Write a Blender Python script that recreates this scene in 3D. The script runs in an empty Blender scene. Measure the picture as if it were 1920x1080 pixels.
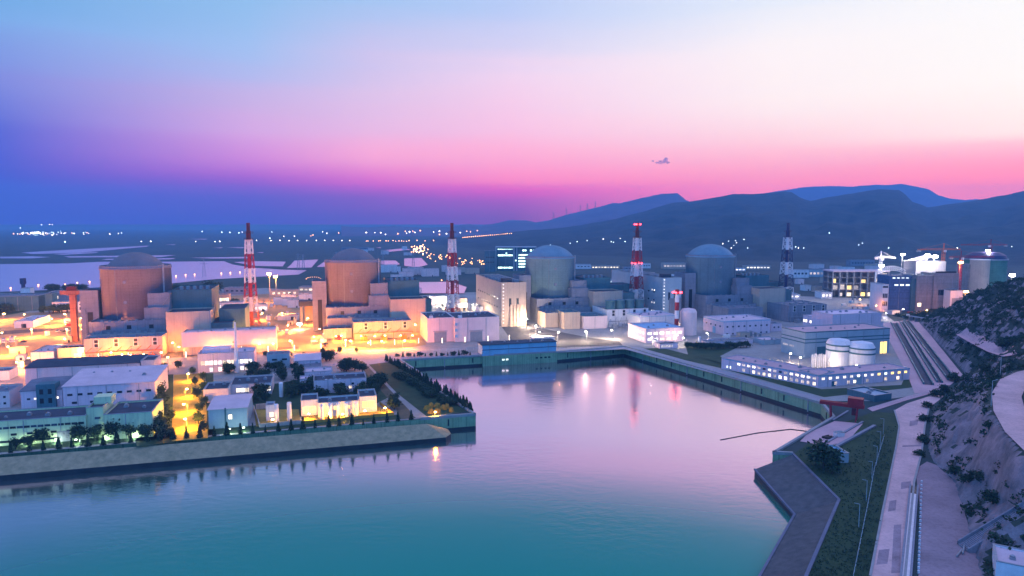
import bpy, bmesh, math, random
import numpy as np
from math import radians as R, sin, cos, tan, pi, atan2, sqrt
from mathutils import Vector as V
from mathutils.geometry import tessellate_polygon
rnd = random.Random(7)
S = bpy.context.scene
COL = S.collection
# ------------------------------------------------------------------ camera
FPX, HOR, HC = 1280.0, 418.0, 100.0
PIT = math.atan((540 - HOR) / FPX)
cam_d = bpy.data.cameras.new('camera')
cam_d.sensor_width = 36.0
cam_d.lens = 36.0 * FPX / 1920
cam_d.clip_start, cam_d.clip_end = 1.0, 80000
cam = bpy.data.objects.new('camera', cam_d)
COL.objects.link(cam)
cam.location = (0, 0, HC)
cam.rotation_euler = (pi / 2 - PIT, 0, 0)
S.camera = cam
S.view_settings.view_transform = 'Standard'
S.view_settings.look = 'None'
S.view_settings.exposure = 0.0
S.view_settings.gamma = 1.0
S.cycles.use_denoising = True
S.cycles.max_bounces = 5
S.cycles.diffuse_bounces = 2
S.cycles.glossy_bounces = 3
S.cycles.transmission_bounces = 2
S.cycles.volume_bounces = 1
S.cycles.sample_clamp_indirect = 3.0
S.cycles.use_light_tree = True
S.cycles.caustics_reflective = False
S.cycles.caustics_refractive = False

FW, UP = V((0, cos(PIT), -sin(PIT))), V((0, sin(PIT), cos(PIT)))
CAMP = V((0, 0, HC))
def ray(px, py):
    return FW + V((1, 0, 0)) * ((px - 960) / FPX) + UP * ((540 - py) / FPX)
def P(px, py, z=0.0):                    # world point at height z seen at photo pixel
    d = ray(px, py)
    return CAMP + d * ((z - HC) / d.z)
def PD(px, py, dist):                    # world point at a forward distance
    d = ray(px, py)
    return CAMP + d * (dist / d.y)
def proj(p):
    q = p - CAMP
    w = q.dot(FW)
    return 960 + FPX * q.x / w, 540 - FPX * q.dot(UP) / w
def reach(A, e, px):                     # how far along e from A until the column px
    k = (px - 960) / FPX
    q = A - CAMP
    return (k * q.dot(FW) - q.x) / (e.x - k * e.dot(FW))
TH = R(15.7)
def axes(rot):
    return V((cos(rot), sin(rot), 0)), V((-sin(rot), cos(rot), 0))
E1, E2 = axes(TH)

def lin(c):
    return tuple(((v / 255) / 12.92 if v / 255 <= .04045 else ((v / 255 + .055) / 1.055) ** 2.4) for v in c)

# ------------------------------------------------------------------ sky
W = bpy.data.worlds.new('World')
S.world = W
W.use_nodes = True
nt = W.node_tree
for n in list(nt.nodes):
    nt.nodes.remove(n)
def wn(t, **k):
    n = nt.nodes.new(t)
    for a, b in k.items():
        setattr(n, a, b)
    return n
tc = wn('ShaderNodeTexCoord')
sep = wn('ShaderNodeSeparateXYZ')
nt.links.new(tc.outputs['Generated'], sep.inputs[0])
def wm(op, a, b=None):
    n = wn('ShaderNodeMath', operation=op)
    for i, v in enumerate((a, b)):
        if v is None:
            continue
        if isinstance(v, (int, float)):
            n.inputs[i].default_value = v
        else:
            nt.links.new(v, n.inputs[i])
    return n.outputs[0]
el = wm('ARCSINE', sep.outputs['Z'])
el = wm('MULTIPLY', el, 2 / pi)                               # 0 horizon .. 1 zenith
smp = wn('ShaderNodeMapping')                                  # faint uneven streaks of high haze
smp.inputs['Scale'].default_value = (2.2, 2.2, 34)
nt.links.new(tc.outputs['Generated'], smp.inputs[0])
snz = wn('ShaderNodeTexNoise')
snz.inputs['Scale'].default_value, snz.inputs['Detail'].default_value = 1.0, 5
nt.links.new(smp.outputs[0], snz.inputs['Vector'])
el = wm('ADD', el, wm('MULTIPLY', wm('SUBTRACT', snz.outputs[0], .5), wm('MULTIPLY', wm('MINIMUM', el, .12), .22)))
az = wm('ARCTAN2', sep.outputs['X'], sep.outputs['Y'])         # 0 straight ahead
# columns of the dusk sky: azimuth in degrees, [(elevation deg, sRGB)]
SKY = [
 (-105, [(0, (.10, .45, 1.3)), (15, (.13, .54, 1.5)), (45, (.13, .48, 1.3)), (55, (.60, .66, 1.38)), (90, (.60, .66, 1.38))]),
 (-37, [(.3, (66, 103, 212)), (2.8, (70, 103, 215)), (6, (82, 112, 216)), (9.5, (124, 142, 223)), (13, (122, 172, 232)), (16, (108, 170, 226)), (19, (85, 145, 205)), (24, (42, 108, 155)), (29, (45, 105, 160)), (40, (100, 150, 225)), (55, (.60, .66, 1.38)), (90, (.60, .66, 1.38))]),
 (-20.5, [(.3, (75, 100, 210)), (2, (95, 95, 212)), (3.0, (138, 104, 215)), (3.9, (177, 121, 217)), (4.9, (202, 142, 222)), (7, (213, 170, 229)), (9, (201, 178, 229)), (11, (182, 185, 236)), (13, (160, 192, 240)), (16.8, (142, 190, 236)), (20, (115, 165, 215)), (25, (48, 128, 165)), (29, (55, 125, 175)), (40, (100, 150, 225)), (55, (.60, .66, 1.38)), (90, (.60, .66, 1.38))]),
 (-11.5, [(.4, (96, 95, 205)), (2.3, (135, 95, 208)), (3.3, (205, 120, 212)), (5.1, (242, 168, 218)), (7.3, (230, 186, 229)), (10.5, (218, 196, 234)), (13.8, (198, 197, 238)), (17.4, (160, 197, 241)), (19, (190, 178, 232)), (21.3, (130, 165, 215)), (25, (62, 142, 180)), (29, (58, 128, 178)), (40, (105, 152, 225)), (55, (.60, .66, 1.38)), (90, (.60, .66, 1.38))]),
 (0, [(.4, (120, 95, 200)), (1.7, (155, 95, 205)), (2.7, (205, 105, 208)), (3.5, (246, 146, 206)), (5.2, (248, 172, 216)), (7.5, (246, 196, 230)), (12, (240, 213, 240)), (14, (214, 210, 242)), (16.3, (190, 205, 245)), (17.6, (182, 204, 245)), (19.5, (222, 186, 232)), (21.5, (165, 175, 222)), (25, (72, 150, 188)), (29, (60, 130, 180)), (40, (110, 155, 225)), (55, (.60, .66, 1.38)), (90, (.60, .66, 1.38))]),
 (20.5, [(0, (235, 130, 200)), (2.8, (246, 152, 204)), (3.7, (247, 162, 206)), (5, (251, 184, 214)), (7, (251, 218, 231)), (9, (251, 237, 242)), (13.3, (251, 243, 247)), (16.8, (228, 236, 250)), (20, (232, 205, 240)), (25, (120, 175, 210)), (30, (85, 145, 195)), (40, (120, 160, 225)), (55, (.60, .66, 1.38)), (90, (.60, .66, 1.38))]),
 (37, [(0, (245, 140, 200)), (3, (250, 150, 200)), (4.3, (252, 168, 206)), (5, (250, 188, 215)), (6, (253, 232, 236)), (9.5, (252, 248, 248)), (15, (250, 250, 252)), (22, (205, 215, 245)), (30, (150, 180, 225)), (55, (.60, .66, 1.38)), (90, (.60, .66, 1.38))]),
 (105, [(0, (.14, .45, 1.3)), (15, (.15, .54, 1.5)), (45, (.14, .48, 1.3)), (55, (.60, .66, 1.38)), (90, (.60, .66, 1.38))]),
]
SKYK = 4.0
HAZE_S, HAZE_J, HAZE_R, HAZE_TOP = 1.0e-4, (.055, .24, .78), 11300.0, 580.0
def through_air(e, c):                   # the sky stands behind the haze, which takes some of its light and adds some
    L = min(HAZE_R, HAZE_TOP / max(sin(R(e)), 1e-3))
    T = math.exp(-HAZE_S * L)
    return [max(.004, (v - (1 - T) * j) / T) for v, j in zip(c, HAZE_J)]
prev = None
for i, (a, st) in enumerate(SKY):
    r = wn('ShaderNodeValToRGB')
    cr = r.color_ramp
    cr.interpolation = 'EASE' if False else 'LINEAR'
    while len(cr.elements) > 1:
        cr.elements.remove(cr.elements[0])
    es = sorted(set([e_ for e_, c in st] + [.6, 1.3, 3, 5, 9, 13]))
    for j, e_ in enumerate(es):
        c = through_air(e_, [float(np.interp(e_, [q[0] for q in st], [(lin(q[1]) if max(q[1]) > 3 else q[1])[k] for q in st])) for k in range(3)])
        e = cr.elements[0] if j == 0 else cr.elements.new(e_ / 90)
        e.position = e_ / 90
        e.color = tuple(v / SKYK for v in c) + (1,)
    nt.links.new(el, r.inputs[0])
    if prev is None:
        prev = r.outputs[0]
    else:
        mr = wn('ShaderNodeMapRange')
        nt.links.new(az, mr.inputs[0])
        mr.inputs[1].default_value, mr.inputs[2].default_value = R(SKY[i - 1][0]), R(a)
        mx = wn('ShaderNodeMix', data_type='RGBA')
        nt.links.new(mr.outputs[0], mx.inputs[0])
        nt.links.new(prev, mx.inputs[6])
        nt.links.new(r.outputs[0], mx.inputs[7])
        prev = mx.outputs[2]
# the last daylight itself: a Nishita sky with the sun just on the horizon, far to the right
SUN_EL, SUN_AZ = 4.0, 48.0
nish = wn('ShaderNodeTexSky', sky_type='NISHITA', sun_disc=False)
nish.sun_elevation, nish.sun_rotation = R(SUN_EL), R(SUN_AZ)
nm = wn('ShaderNodeMix', data_type='RGBA', blend_type='ADD')
nm.inputs[0].default_value = 0.001
nt.links.new(prev, nm.inputs[6])
nt.links.new(nish.outputs[0], nm.inputs[7])
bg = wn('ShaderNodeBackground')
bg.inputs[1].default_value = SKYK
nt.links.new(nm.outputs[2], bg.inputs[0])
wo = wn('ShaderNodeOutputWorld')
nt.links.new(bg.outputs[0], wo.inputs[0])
# afterglow: one weak, very soft sun
sl = bpy.data.lights.new('sun', 'SUN')
sl.energy, sl.angle, sl.color = 0.35, R(35), (1.0, .62, .72)
so = bpy.data.objects.new('sun', sl)
COL.objects.link(so)
so.rotation_euler = (R(90 - 14), 0, R(180 - SUN_AZ) )

# ------------------------------------------------------------------ materials
MATS = {}
def mat(name, c, rough=.8, var=.18, scale=.15, joint=0, jamt=.25, vj=0, metal=0, bump=0, c2=None, space='obj', spec=.3, streak=0):
    if name in MATS:
        return MATS[name]
    m = bpy.data.materials.new(name)
    m.use_nodes = True
    t = m.node_tree
    b = t.nodes['Principled BSDF']
    b.inputs['Roughness'].default_value = rough
    b.inputs['Metallic'].default_value = metal
    b.inputs['Specular IOR Level'].default_value = spec
    N = lambda k, **kw: _n(t, k, kw)
    def _n(t, k, kw):
        n = t.nodes.new(k)
        for a, v in kw.items():
            setattr(n, a, v)
        return n
    L = t.links.new
    if space == 'obj':
        co = N('ShaderNodeTexCoord').outputs['Object']
    else:
        co = N('ShaderNodeNewGeometry').outputs['Position']
    nz = N('ShaderNodeTexNoise')
    nz.inputs['Scale'].default_value = scale
    nz.inputs['Detail'].default_value = 6
    nz.inputs['Roughness'].default_value = .65
    L(co, nz.inputs['Vector'])
    rp = N('ShaderNodeMapRange')
    rp.inputs[1].default_value, rp.inputs[2].default_value = .3, .7
    L(nz.outputs[0], rp.inputs[0])
    mx = N('ShaderNodeMix', data_type='RGBA')
    L(rp.outputs[0], mx.inputs[0])
    if c2 is None:
        mx.inputs[6].default_value = tuple(v * (1 - var) for v in c) + (1,)
        mx.inputs[7].default_value = tuple(min(.95, v * (1 + var)) for v in c) + (1,)
    else:
        mx.inputs[6].default_value = tuple(c) + (1,)
        mx.inputs[7].default_value = tuple(c2) + (1,)
    out = mx.outputs[2]
    def darken(fac_socket, amt):
        nonlocal out
        d = N('ShaderNodeMix', data_type='RGBA', blend_type='MULTIPLY')
        d.inputs[7].default_value = (1 - amt, 1 - amt, 1 - amt, 1)
        L(fac_socket, d.inputs[0])
        L(out, d.inputs[6])
        out = d.outputs[2]
    def math_(op, a, b=None):
        n = N('ShaderNodeMath', operation=op)
        for i, v in enumerate((a, b)):
            if v is None: continue
            if isinstance(v, (int, float)): n.inputs[i].default_value = v
            else: L(v, n.inputs[i])
        return n.outputs[0]
    if joint or vj or streak:
        sp = N('ShaderNodeSeparateXYZ')
        L(co, sp.inputs[0])
        if joint:
            f = math_('LESS_THAN', math_('FRACT', math_('DIVIDE', sp.outputs['Z'], joint)), .09)
            darken(f, jamt)
        if vj:
            s = math_('ADD', sp.outputs['X'], sp.outputs['Y'])
            f = math_('LESS_THAN', math_('FRACT', math_('DIVIDE', s, vj)), .06)
            darken(f, jamt)
        if streak:
            mp = N('ShaderNodeMapping')
            mp.inputs['Scale'].default_value = (.9, .9, .04)
            L(co, mp.inputs[0])
            n2 = N('ShaderNodeTexNoise')
            n2.inputs['Scale'].default_value = 1.2
            n2.inputs['Detail'].default_value = 4
            L(mp.outputs[0], n2.inputs['Vector'])
            r2 = N('ShaderNodeMapRange')
            r2.inputs[1].default_value, r2.inputs[2].default_value = .5, .75
            L(n2.outputs[0], r2.inputs[0])
            darken(r2.outputs[0], streak)
    # fine grain
    n3 = N('ShaderNodeTexNoise')
    n3.inputs['Scale'].default_value = scale * 14
    n3.inputs['Detail'].default_value = 3
    L(co, n3.inputs['Vector'])
    r3 = N('ShaderNodeMapRange')
    r3.inputs[1].default_value, r3.inputs[2].default_value = .45, .75
    L(n3.outputs[0], r3.inputs[0])
    darken(r3.outputs[0], var * .8)
    L(out, b.inputs['Base Color'])
    if bump:
        bp = N('ShaderNodeBump')
        bp.inputs['Strength'].default_value = .6
        bp.inputs['Distance'].default_value = bump
        L(n3.outputs[0], bp.inputs['Height'])
        L(bp.outputs[0], b.inputs['Normal'])
    MATS[name] = m
    return m
def emit(name, c, s, vary=0):
    if name in MATS:
        return MATS[name]
    m = bpy.data.materials.new(name)
    m.use_nodes = True
    t = m.node_tree
    b = t.nodes['Principled BSDF']
    b.inputs['Base Color'].default_value = (.3, .3, .3, 1)
    b.inputs['Emission Color'].default_value = tuple(c) + (1,)
    b.inputs['Emission Strength'].default_value = s
    if vary:                                                   # rooms, blinds and mullions of a lit window
        L = t.links.new
        tcn = t.nodes.new('ShaderNodeTexCoord')
        nz = t.nodes.new('ShaderNodeTexNoise'); nz.inputs['Scale'].default_value = .9
        oi = t.nodes.new('ShaderNodeObjectInfo')
        vv = t.nodes.new('ShaderNodeVectorMath'); vv.operation = 'ADD'
        L(tcn.outputs['Object'], vv.inputs[0]); L(oi.outputs['Location'], vv.inputs[1]); L(vv.outputs[0], nz.inputs['Vector'])
        r = t.nodes.new('ShaderNodeMapRange')
        r.inputs[1].default_value, r.inputs[2].default_value = .3, .7
        r.inputs[3].default_value, r.inputs[4].default_value = s * (1 - vary), s * (1 + vary)
        L(nz.outputs[0], r.inputs[0])
        r2 = t.nodes.new('ShaderNodeMapRange')
        r2.inputs[3].default_value, r2.inputs[4].default_value = 1 - vary * 1.3, 1 + vary * .5
        L(oi.outputs['Random'], r2.inputs[0])
        sp = t.nodes.new('ShaderNodeSeparateXYZ'); L(tcn.outputs['Object'], sp.inputs[0])
        def mt(op, x, y=None):
            n = t.nodes.new('ShaderNodeMath'); n.operation = op
            for k, v in enumerate((x, y)):
                if v is None: continue
                if isinstance(v, (int, float)): n.inputs[k].default_value = v
                else: L(v, n.inputs[k])
            return n.outputs[0]
        mull = mt('GREATER_THAN', mt('ABSOLUTE', mt('SUBTRACT', mt('FRACT', mt('ADD', mt('DIVIDE', sp.outputs['X'], 1.1), .5)), .5)), .07)
        L(mt('MULTIPLY', mt('MULTIPLY', r.outputs[0], r2.outputs[0]), mt('ADD', mt('MULTIPLY', mull, .9), .1)), b.inputs['Emission Strength'])
    MATS[name] = m
    return m

# ------------------------------------------------------------------ mesh helpers
class MB:
    def __init__(s):
        s.v, s.f, s.m = [], [], []
    def quad(s, *p, m=0):
        i = len(s.v)
        s.v += [tuple(q) for q in p]
        s.f.append(tuple(range(i, i + len(p))))
        s.m.append(m)
        return s
    def box(s, x0, y0, z0, x1, y1, z1, m=0):
        i = len(s.v)
        s.v += [(x, y, z) for z in (z0, z1) for y in (y0, y1) for x in (x0, x1)]
        for f in ((0, 2, 3, 1), (4, 5, 7, 6), (0, 1, 5, 4), (2, 6, 7, 3), (0, 4, 6, 2), (1, 3, 7, 5)):
            s.f.append(tuple(i + k for k in f))
            s.m.append(m)
        return s
    def prism(s, poly, z0, z1, m=0, top=True):
        n, i = len(poly), len(s.v)
        s.v += [(p[0], p[1], z0) for p in poly] + [(p[0], p[1], z1) for p in poly]
        for k in range(n):
            s.f.append((i + k, i + (k + 1) % n, i + n + (k + 1) % n, i + n + k)); s.m.append(m)
        if top:
            s.f.append(tuple(i + n + k for k in range(n))); s.m.append(m)
            s.f.append(tuple(i + n - 1 - k for k in range(n))); s.m.append(m)
        return s
    def lathe(s, prof, n=24, c=(0, 0), m=0, ms=None):
        i = len(s.v)
        for r, z in prof:
            for k in range(n):
                a = 2 * pi * k / n
                s.v.append((c[0] + r * cos(a), c[1] + r * sin(a), z))
        for j in range(len(prof) - 1):
            for k in range(n):
                a, b = i + j * n + k, i + j * n + (k + 1) % n
                s.f.append((a, b, b + n, a + n))
                s.m.append(ms[j] if ms else m)
        for j, o in ((0, -1), (len(prof) - 1, 1)):
            if prof[j][0] > 1e-3:
                ring = [i + j * n + k for k in range(n)]
                s.f.append(tuple(ring[::o])); s.m.append(ms[min(j, len(ms) - 1)] if ms else m)
        return s
    def tube(s, p, q, r, n=4, r2=None, m=0):
        p, q = V(p), V(q)
        d = (q - p)
        if d.length < 1e-6:
            return s
        d.normalize()
        a = d.cross(V((0, 0, 1)) if abs(d.z) < .9 else V((1, 0, 0))).normalized()
        b = d.cross(a)
        r2 = r if r2 is None else r2
        i = len(s.v)
        for c, rr in ((p, r), (q, r2)):
            for k in range(n):
                t = 2 * pi * k / n + pi / n
                s.v.append(tuple(c + (a * cos(t) + b * sin(t)) * rr))
        for k in range(n):
            s.f.append((i + k, i + (k + 1) % n, i + n + (k + 1) % n, i + n + k)); s.m.append(m)
        s.f.append(tuple(i + n - 1 - k for k in range(n))); s.m.append(m)
        s.f.append(tuple(i + n + k for k in range(n))); s.m.append(m)
        return s
    def mesh(s, name, mats, smooth=False):
        me = bpy.data.meshes.new(name)
        me.from_pydata(s.v, [], s.f)
        if not isinstance(mats, (list, tuple)):
            mats = [mats]
        for m in mats:
            me.materials.append(m)
        if len(mats) > 1:
            me.polygons.foreach_set('material_index', s.m)
        if smooth:
            me.polygons.foreach_set('use_smooth', [True] * len(s.f))
        me.update()
        return me
    def build(s, name, mats, parent=None, smooth=False, label=None):
        o = bpy.data.objects.new(name, s.mesh(name, mats, smooth))
        COL.objects.link(o)
        if parent is not None:
            o.parent = parent
        if label:
            o['label'] = label
        return o
def part(name, me, parent, loc=(0, 0, 0), rz=0, sc=None):
    o = bpy.data.objects.new(name, me)
    COL.objects.link(o)
    o.parent = parent
    o.location = loc
    o.rotation_euler = (0, 0, rz)
    if sc:
        o.scale = sc if isinstance(sc, (tuple, list)) else (sc,) * 3
    return o
def tag(o, label, cat, group=None, kind=None):
    if label: o['label'] = label
    if cat: o['category'] = cat
    if group: o['group'] = group
    if kind: o['kind'] = kind
    return o
def thing(name, label, cat, loc=(0, 0, 0), rot=0, group=None):
    o = bpy.data.objects.new(name, None)
    o.empty_display_size = 1
    COL.objects.link(o)
    o.location = loc
    o.rotation_euler = (0, 0, rot)
    return tag(o, label, cat, group, 'thing')
def struct(o):
    o['kind'] = 'structure'
    return o
def dup(root, loc, rot=None, label=None, sc=None):
    r = root.copy()
    COL.objects.link(r)
    r.location = loc
    if rot is not None: r.rotation_euler = (0, 0, rot)
    if sc: r.scale = (sc,) * 3 if isinstance(sc, (int, float)) else sc
    if label: r['label'] = label
    for ch in list(root.children):
        c = ch.copy(); COL.objects.link(c); c.parent = r
        for g in list(ch.children):
            d = g.copy(); COL.objects.link(d); d.parent = c
    return r
ORD = ('first second third fourth fifth sixth seventh eighth ninth tenth eleventh twelfth thirteenth fourteenth fifteenth sixteenth '
       'seventeenth eighteenth nineteenth twentieth').split()
def nth(i):
    if i < 20: return ORD[i]
    if i < 29: return 'twenty-' + ORD[i - 20]
    if i == 29: return 'thirtieth'
    if i < 39: return 'thirty-' + ORD[i - 30]
    return '%dth' % (i + 1)
def flat(pts, z=None, m=0, mb=None):     # concave ground sheet from world points
    mb = mb or MB()
    pts = [V((p[0], p[1], p[2] if z is None else z)) for p in pts]
    tr = tessellate_polygon([pts])
    i = len(mb.v)
    mb.v += [tuple(p) for p in pts]
    for a, b, c in tr:
        pa, pb, pc = pts[a], pts[b], pts[c]
        if (pb - pa).cross(pc - pa).z < 0: b, c = c, b
        mb.f.append((i + a, i + b, i + c)); mb.m.append(m)
    return mb
def px_poly(l, z=0.0):
    return [P(x, y, z) for x, y in l]
# ------------------------------------------------------------------ land, water, mountains
WZ = -7.5
m_plain = mat('plain_soil', (.02, .05, .05), .95, c2=(.045, .065, .06), scale=.004, space='w')
m_water = None
def water_mat(name, deep, tint, rough, bumpd, scale):
    m = bpy.data.materials.new(name)
    m.use_nodes = True
    t = m.node_tree
    for n in list(t.nodes): t.nodes.remove(n)
    L = t.links.new
    out = t.nodes.new('ShaderNodeOutputMaterial')
    dif = t.nodes.new('ShaderNodeBsdfDiffuse'); dif.inputs[0].default_value = deep + (1,)
    gl = t.nodes.new('ShaderNodeBsdfGlossy'); gl.inputs['Color'].default_value = tint + (1,); gl.inputs['Roughness'].default_value = rough
    g2 = t.nodes.new('ShaderNodeBsdfGlossy'); g2.inputs['Color'].default_value = tint + (1,); g2.inputs['Roughness'].default_value = rough * 2.4
    gm = t.nodes.new('ShaderNodeMixShader'); gm.inputs[0].default_value = .4
    L(gl.outputs[0], gm.inputs[1]); L(g2.outputs[0], gm.inputs[2])
    lw = t.nodes.new('ShaderNodeLayerWeight'); lw.inputs[0].default_value = .5
    rp = t.nodes.new('ShaderNodeValToRGB')
    el_ = rp.color_ramp.elements
    el_[0].position, el_[0].color = .0, (.04,) * 3 + (1,)
    el_[1].position, el_[1].color = 1.0, (1,) * 3 + (1,)
    for p_, v_ in ((.53, .06), (.593, .22), (.625, .46), (.658, .80), (.70, .94), (.76, .98)):
        e = rp.color_ramp.elements.new(p_); e.color = (v_,) * 3 + (1,)
    mx = t.nodes.new('ShaderNodeMixShader')
    geo = t.nodes.new('ShaderNodeNewGeometry')
    mp = t.nodes.new('ShaderNodeMapping'); mp.inputs['Scale'].default_value = (1, 1.8, 1)
    L(geo.outputs['Position'], mp.inputs[0])
    nz = t.nodes.new('ShaderNodeTexNoise'); nz.inputs['Scale'].default_value = scale; nz.inputs['Detail'].default_value = 3
    L(mp.outputs[0], nz.inputs['Vector'])
    bp = t.nodes.new('ShaderNodeBump'); bp.inputs['Strength'].default_value = .5; bp.inputs['Distance'].default_value = bumpd
    nb = t.nodes.new('ShaderNodeTexNoise'); nb.inputs['Scale'].default_value = .012; nb.inputs['Detail'].default_value = 2   # breezes
    L(geo.outputs['Position'], nb.inputs['Vector'])
    mb_ = t.nodes.new('ShaderNodeMapRange')
    for k_, v_ in ((1, .38), (2, .62), (3, .12), (4, .9)): mb_.inputs[k_].default_value = v_
    L(nb.outputs[0], mb_.inputs[0]); L(mb_.outputs[0], bp.inputs['Strength'])
    L(nz.outputs[0], bp.inputs['Height'])
    L(bp.outputs[0], gl.inputs['Normal']); L(bp.outputs[0], g2.inputs['Normal'])
    L(lw.outputs['Facing'], rp.inputs[0])
    L(rp.outputs[0], mx.inputs[0])
    L(dif.outputs[0], mx.inputs[1]); L(gm.outputs[0], mx.inputs[2])
    L(mx.outputs[0], out.inputs[0])
    return m
M_BASIN = water_mat('basin_water', (.03, .28, .19), (1, .70, .80), .075, .10, .22)
M_FAR = water_mat('estuary_water', (.05, .16, .28), (1, .84, .90), .17, .05, .05)

A0 = P(892, 778)                                            # corner of the peninsula quay
def along(p, e, t): return V((p.x + e.x * t, p.y + e.y * t, 0))
west = along(A0, E1, -1500)
GB = [west, A0] + px_poly([(880, 770), (827, 736), (787, 699), (752, 676), (912, 667), (1042, 661), (1170, 650), (1540, 757), (1562, 783), (1449, 850), (1487, 852), (1573, 938), (1512, 1080), (1470, 1190)])
shore = GB[1:]
outer = [V((30, -300, 0)), V((25000, -300, 0)), V((25000, 45000, 0)), V((-30000, 45000, 0)), V((-30000, west.y - (30000 + west.x) * tan(TH), 0))]
g = flat(GB + outer, 0).build('ground', m_plain)
struct(g)
# basin water
wb = MB()
wb.quad((-3000, -900, WZ), (700, -900, WZ), (700, 640, WZ), (-3000, 640, WZ))
struct(wb.build('basin_water', M_BASIN))

m_quay = mat('quay_concrete', (.27, .38, .23), .85, .2, .12, vj=9, jamt=.3, space='w', streak=.35)
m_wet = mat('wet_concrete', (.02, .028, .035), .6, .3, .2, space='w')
m_cap = mat('coping_concrete', (.3, .3, .3), .8, .15, .3, space='w')
def quay(name, label, pts, h=-7.9, t=1.2):
    r = thing(name, label, 'quay wall')
    mb, wt, cp = MB(), MB(), MB()
    for a, b in zip(pts, pts[1:]):
        n = V((b.y - a.y, a.x - b.x, 0)).normalized() * .05
        a, b = a + n, b + n
        mb.quad((a.x, a.y, WZ + 1.6), (b.x, b.y, WZ + 1.6), (b.x, b.y, .0), (a.x, a.y, .0))
        wt.quad((a.x, a.y, h - 2), (b.x, b.y, h - 2), (b.x, b.y, WZ + 1.6), (a.x, a.y, WZ + 1.6))
        n_f = int((b - a).length / 17)
        for k in range(n_f):
            p = a.lerp(b, (k + .5) / n_f); e = (b - a).normalized() * .35; w_ = n * 8
            nm = 'ladder' if k % 3 == 1 else 'fender'
            q = [p - e, p + e, p + e + w_, p - e + w_]
            MB().prism([(v.x, v.y) for v in q], -6.8 if nm == 'ladder' else -4.6, .4 if nm == 'ladder' else -1.2).build(nm, m_wet if nm == 'fender' else m_cap, r)
        i = V((a.y - b.y, b.x - a.x, 0)).normalized() * t
        o = n * 3
        q = [a + o, b + o, b + i, a + i]
        cp.prism([(p.x, p.y) for p in q], -.5, .9)
    mb.build('wall_face', m_quay, r); wt.build('tidal_band', m_wet, r); cp.build('coping', m_cap, r)
    return r
A1 = P(788, 786)
quay('quay_wall', 'dark concrete quay wall at the corner of the garden peninsula', [A1, A0] )
quay('quay_wall', 'long quay wall under the dark hedge on the peninsula side', [A0] + GB[2:6])
quay('quay_wall', 'straight concrete basin wall below the blue pump house', GB[5:9])
quay('quay_wall', 'long diagonal basin wall below the road and low office', GB[8:11])
quay('quay_wall', 'short sluice wall beside the red gantry crane', GB[10:13])

# left embankment, a stone slope
m_slope = mat('stone_revetment', (.21, .21, .12), .95, c2=(.42, .35, .21), scale=.35, bump=.5, space='w')
t0, b0 = along(A0, E1, -1500), along(A0, E1, -1500) - E2 * 10
def rows(top, bot, zt, zb, n, m, nx, name, mt, jit=.25):
    mb = MB()
    return mb
sl_ = thing('embankment_slope', 'long greyish green stone embankment sloping down to the water', 'embankment')
mb, tb = MB(), MB()
T1 = P(800, 793)
L_ = 1400
N = 260
tops, bots = [], []
for i in range(N + 1):
    t = i / N
    p = V((T1.x, T1.y, 0)) - V((E1.x, E1.y, 0)) * (L_ * (1 - t))
    tops.append(V((p.x, p.y, -.4)))
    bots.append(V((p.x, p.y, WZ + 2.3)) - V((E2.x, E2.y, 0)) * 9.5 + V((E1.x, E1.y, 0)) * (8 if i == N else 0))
for i in range(N):
    K = 6
    for k in range(K):
        f0, f1 = k / K, (k + 1) / K
        a = tops[i].lerp(bots[i], f1); b = tops[i + 1].lerp(bots[i + 1], f1)
        c = tops[i + 1].lerp(bots[i + 1], f0); d = tops[i].lerp(bots[i], f0)
        mb.quad(a, b, c, d)
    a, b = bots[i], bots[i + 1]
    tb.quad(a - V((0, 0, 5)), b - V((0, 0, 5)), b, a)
# rounded end
e0, e1_ = tops[-1], bots[-1]
back = [e0 + V((E1.x, E1.y, 0)) * 3 + V((E2.x, E2.y, 0)) * 2 + V((0, 0, -.6)), e1_ + V((E1.x, E1.y, 0)) * 3.5 + V((E2.x, E2.y, 0)) * 5]
bk2 = back[1] + V((E2.x, E2.y, 0)) * 8
mb.quad(e0, e1_, back[1]); mb.quad(e0, back[1], bk2)
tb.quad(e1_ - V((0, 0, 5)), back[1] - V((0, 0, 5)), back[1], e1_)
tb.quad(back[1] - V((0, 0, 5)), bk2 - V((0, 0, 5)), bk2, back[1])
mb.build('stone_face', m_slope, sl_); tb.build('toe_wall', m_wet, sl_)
wt = MB()
wt.quad(t0 + V((0, 0, -10)), A1 + V((0, 0, -10)), A1, t0)
wt.build('back_wall', m_quay, sl_)

# right revetment, dark sloped apron with a kerb
m_apr = mat('apron_stone', (.06, .07, .075), .9, c2=(.12, .125, .13), scale=.35, bump=.3, space='w')
ap = thing('revetment_apron', 'dark zigzag stone apron with pale kerb at the right shore', 'embankment')
inn = [P(1487, 852, .1), P(1573, 938, .1), P(1512, 1080, .1), P(1470, 1190, .1)]
out = [P(1415, 880, -5), P(1490, 965, -5), P(1425, 1080, -5), P(1370, 1190, -5)]
back0 = P(1449, 868, -2)
a_, w_, k_ = MB(), MB(), MB()
for i in range(3):
    a_.quad(out[i], out[i + 1], inn[i + 1], inn[i])
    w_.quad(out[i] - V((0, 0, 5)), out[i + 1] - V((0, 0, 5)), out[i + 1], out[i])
    k_.tube(inn[i], inn[i + 1], .7); k_.tube(out[i], out[i + 1], .55)
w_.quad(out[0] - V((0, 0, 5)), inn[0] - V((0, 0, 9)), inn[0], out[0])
a_.build('apron', m_apr, ap); w_.build('toe_wall', m_wet, ap); k_.build('kerb', mat('kerb_grey', (.14, .15, .2), .8, space='w'), ap)

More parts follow.
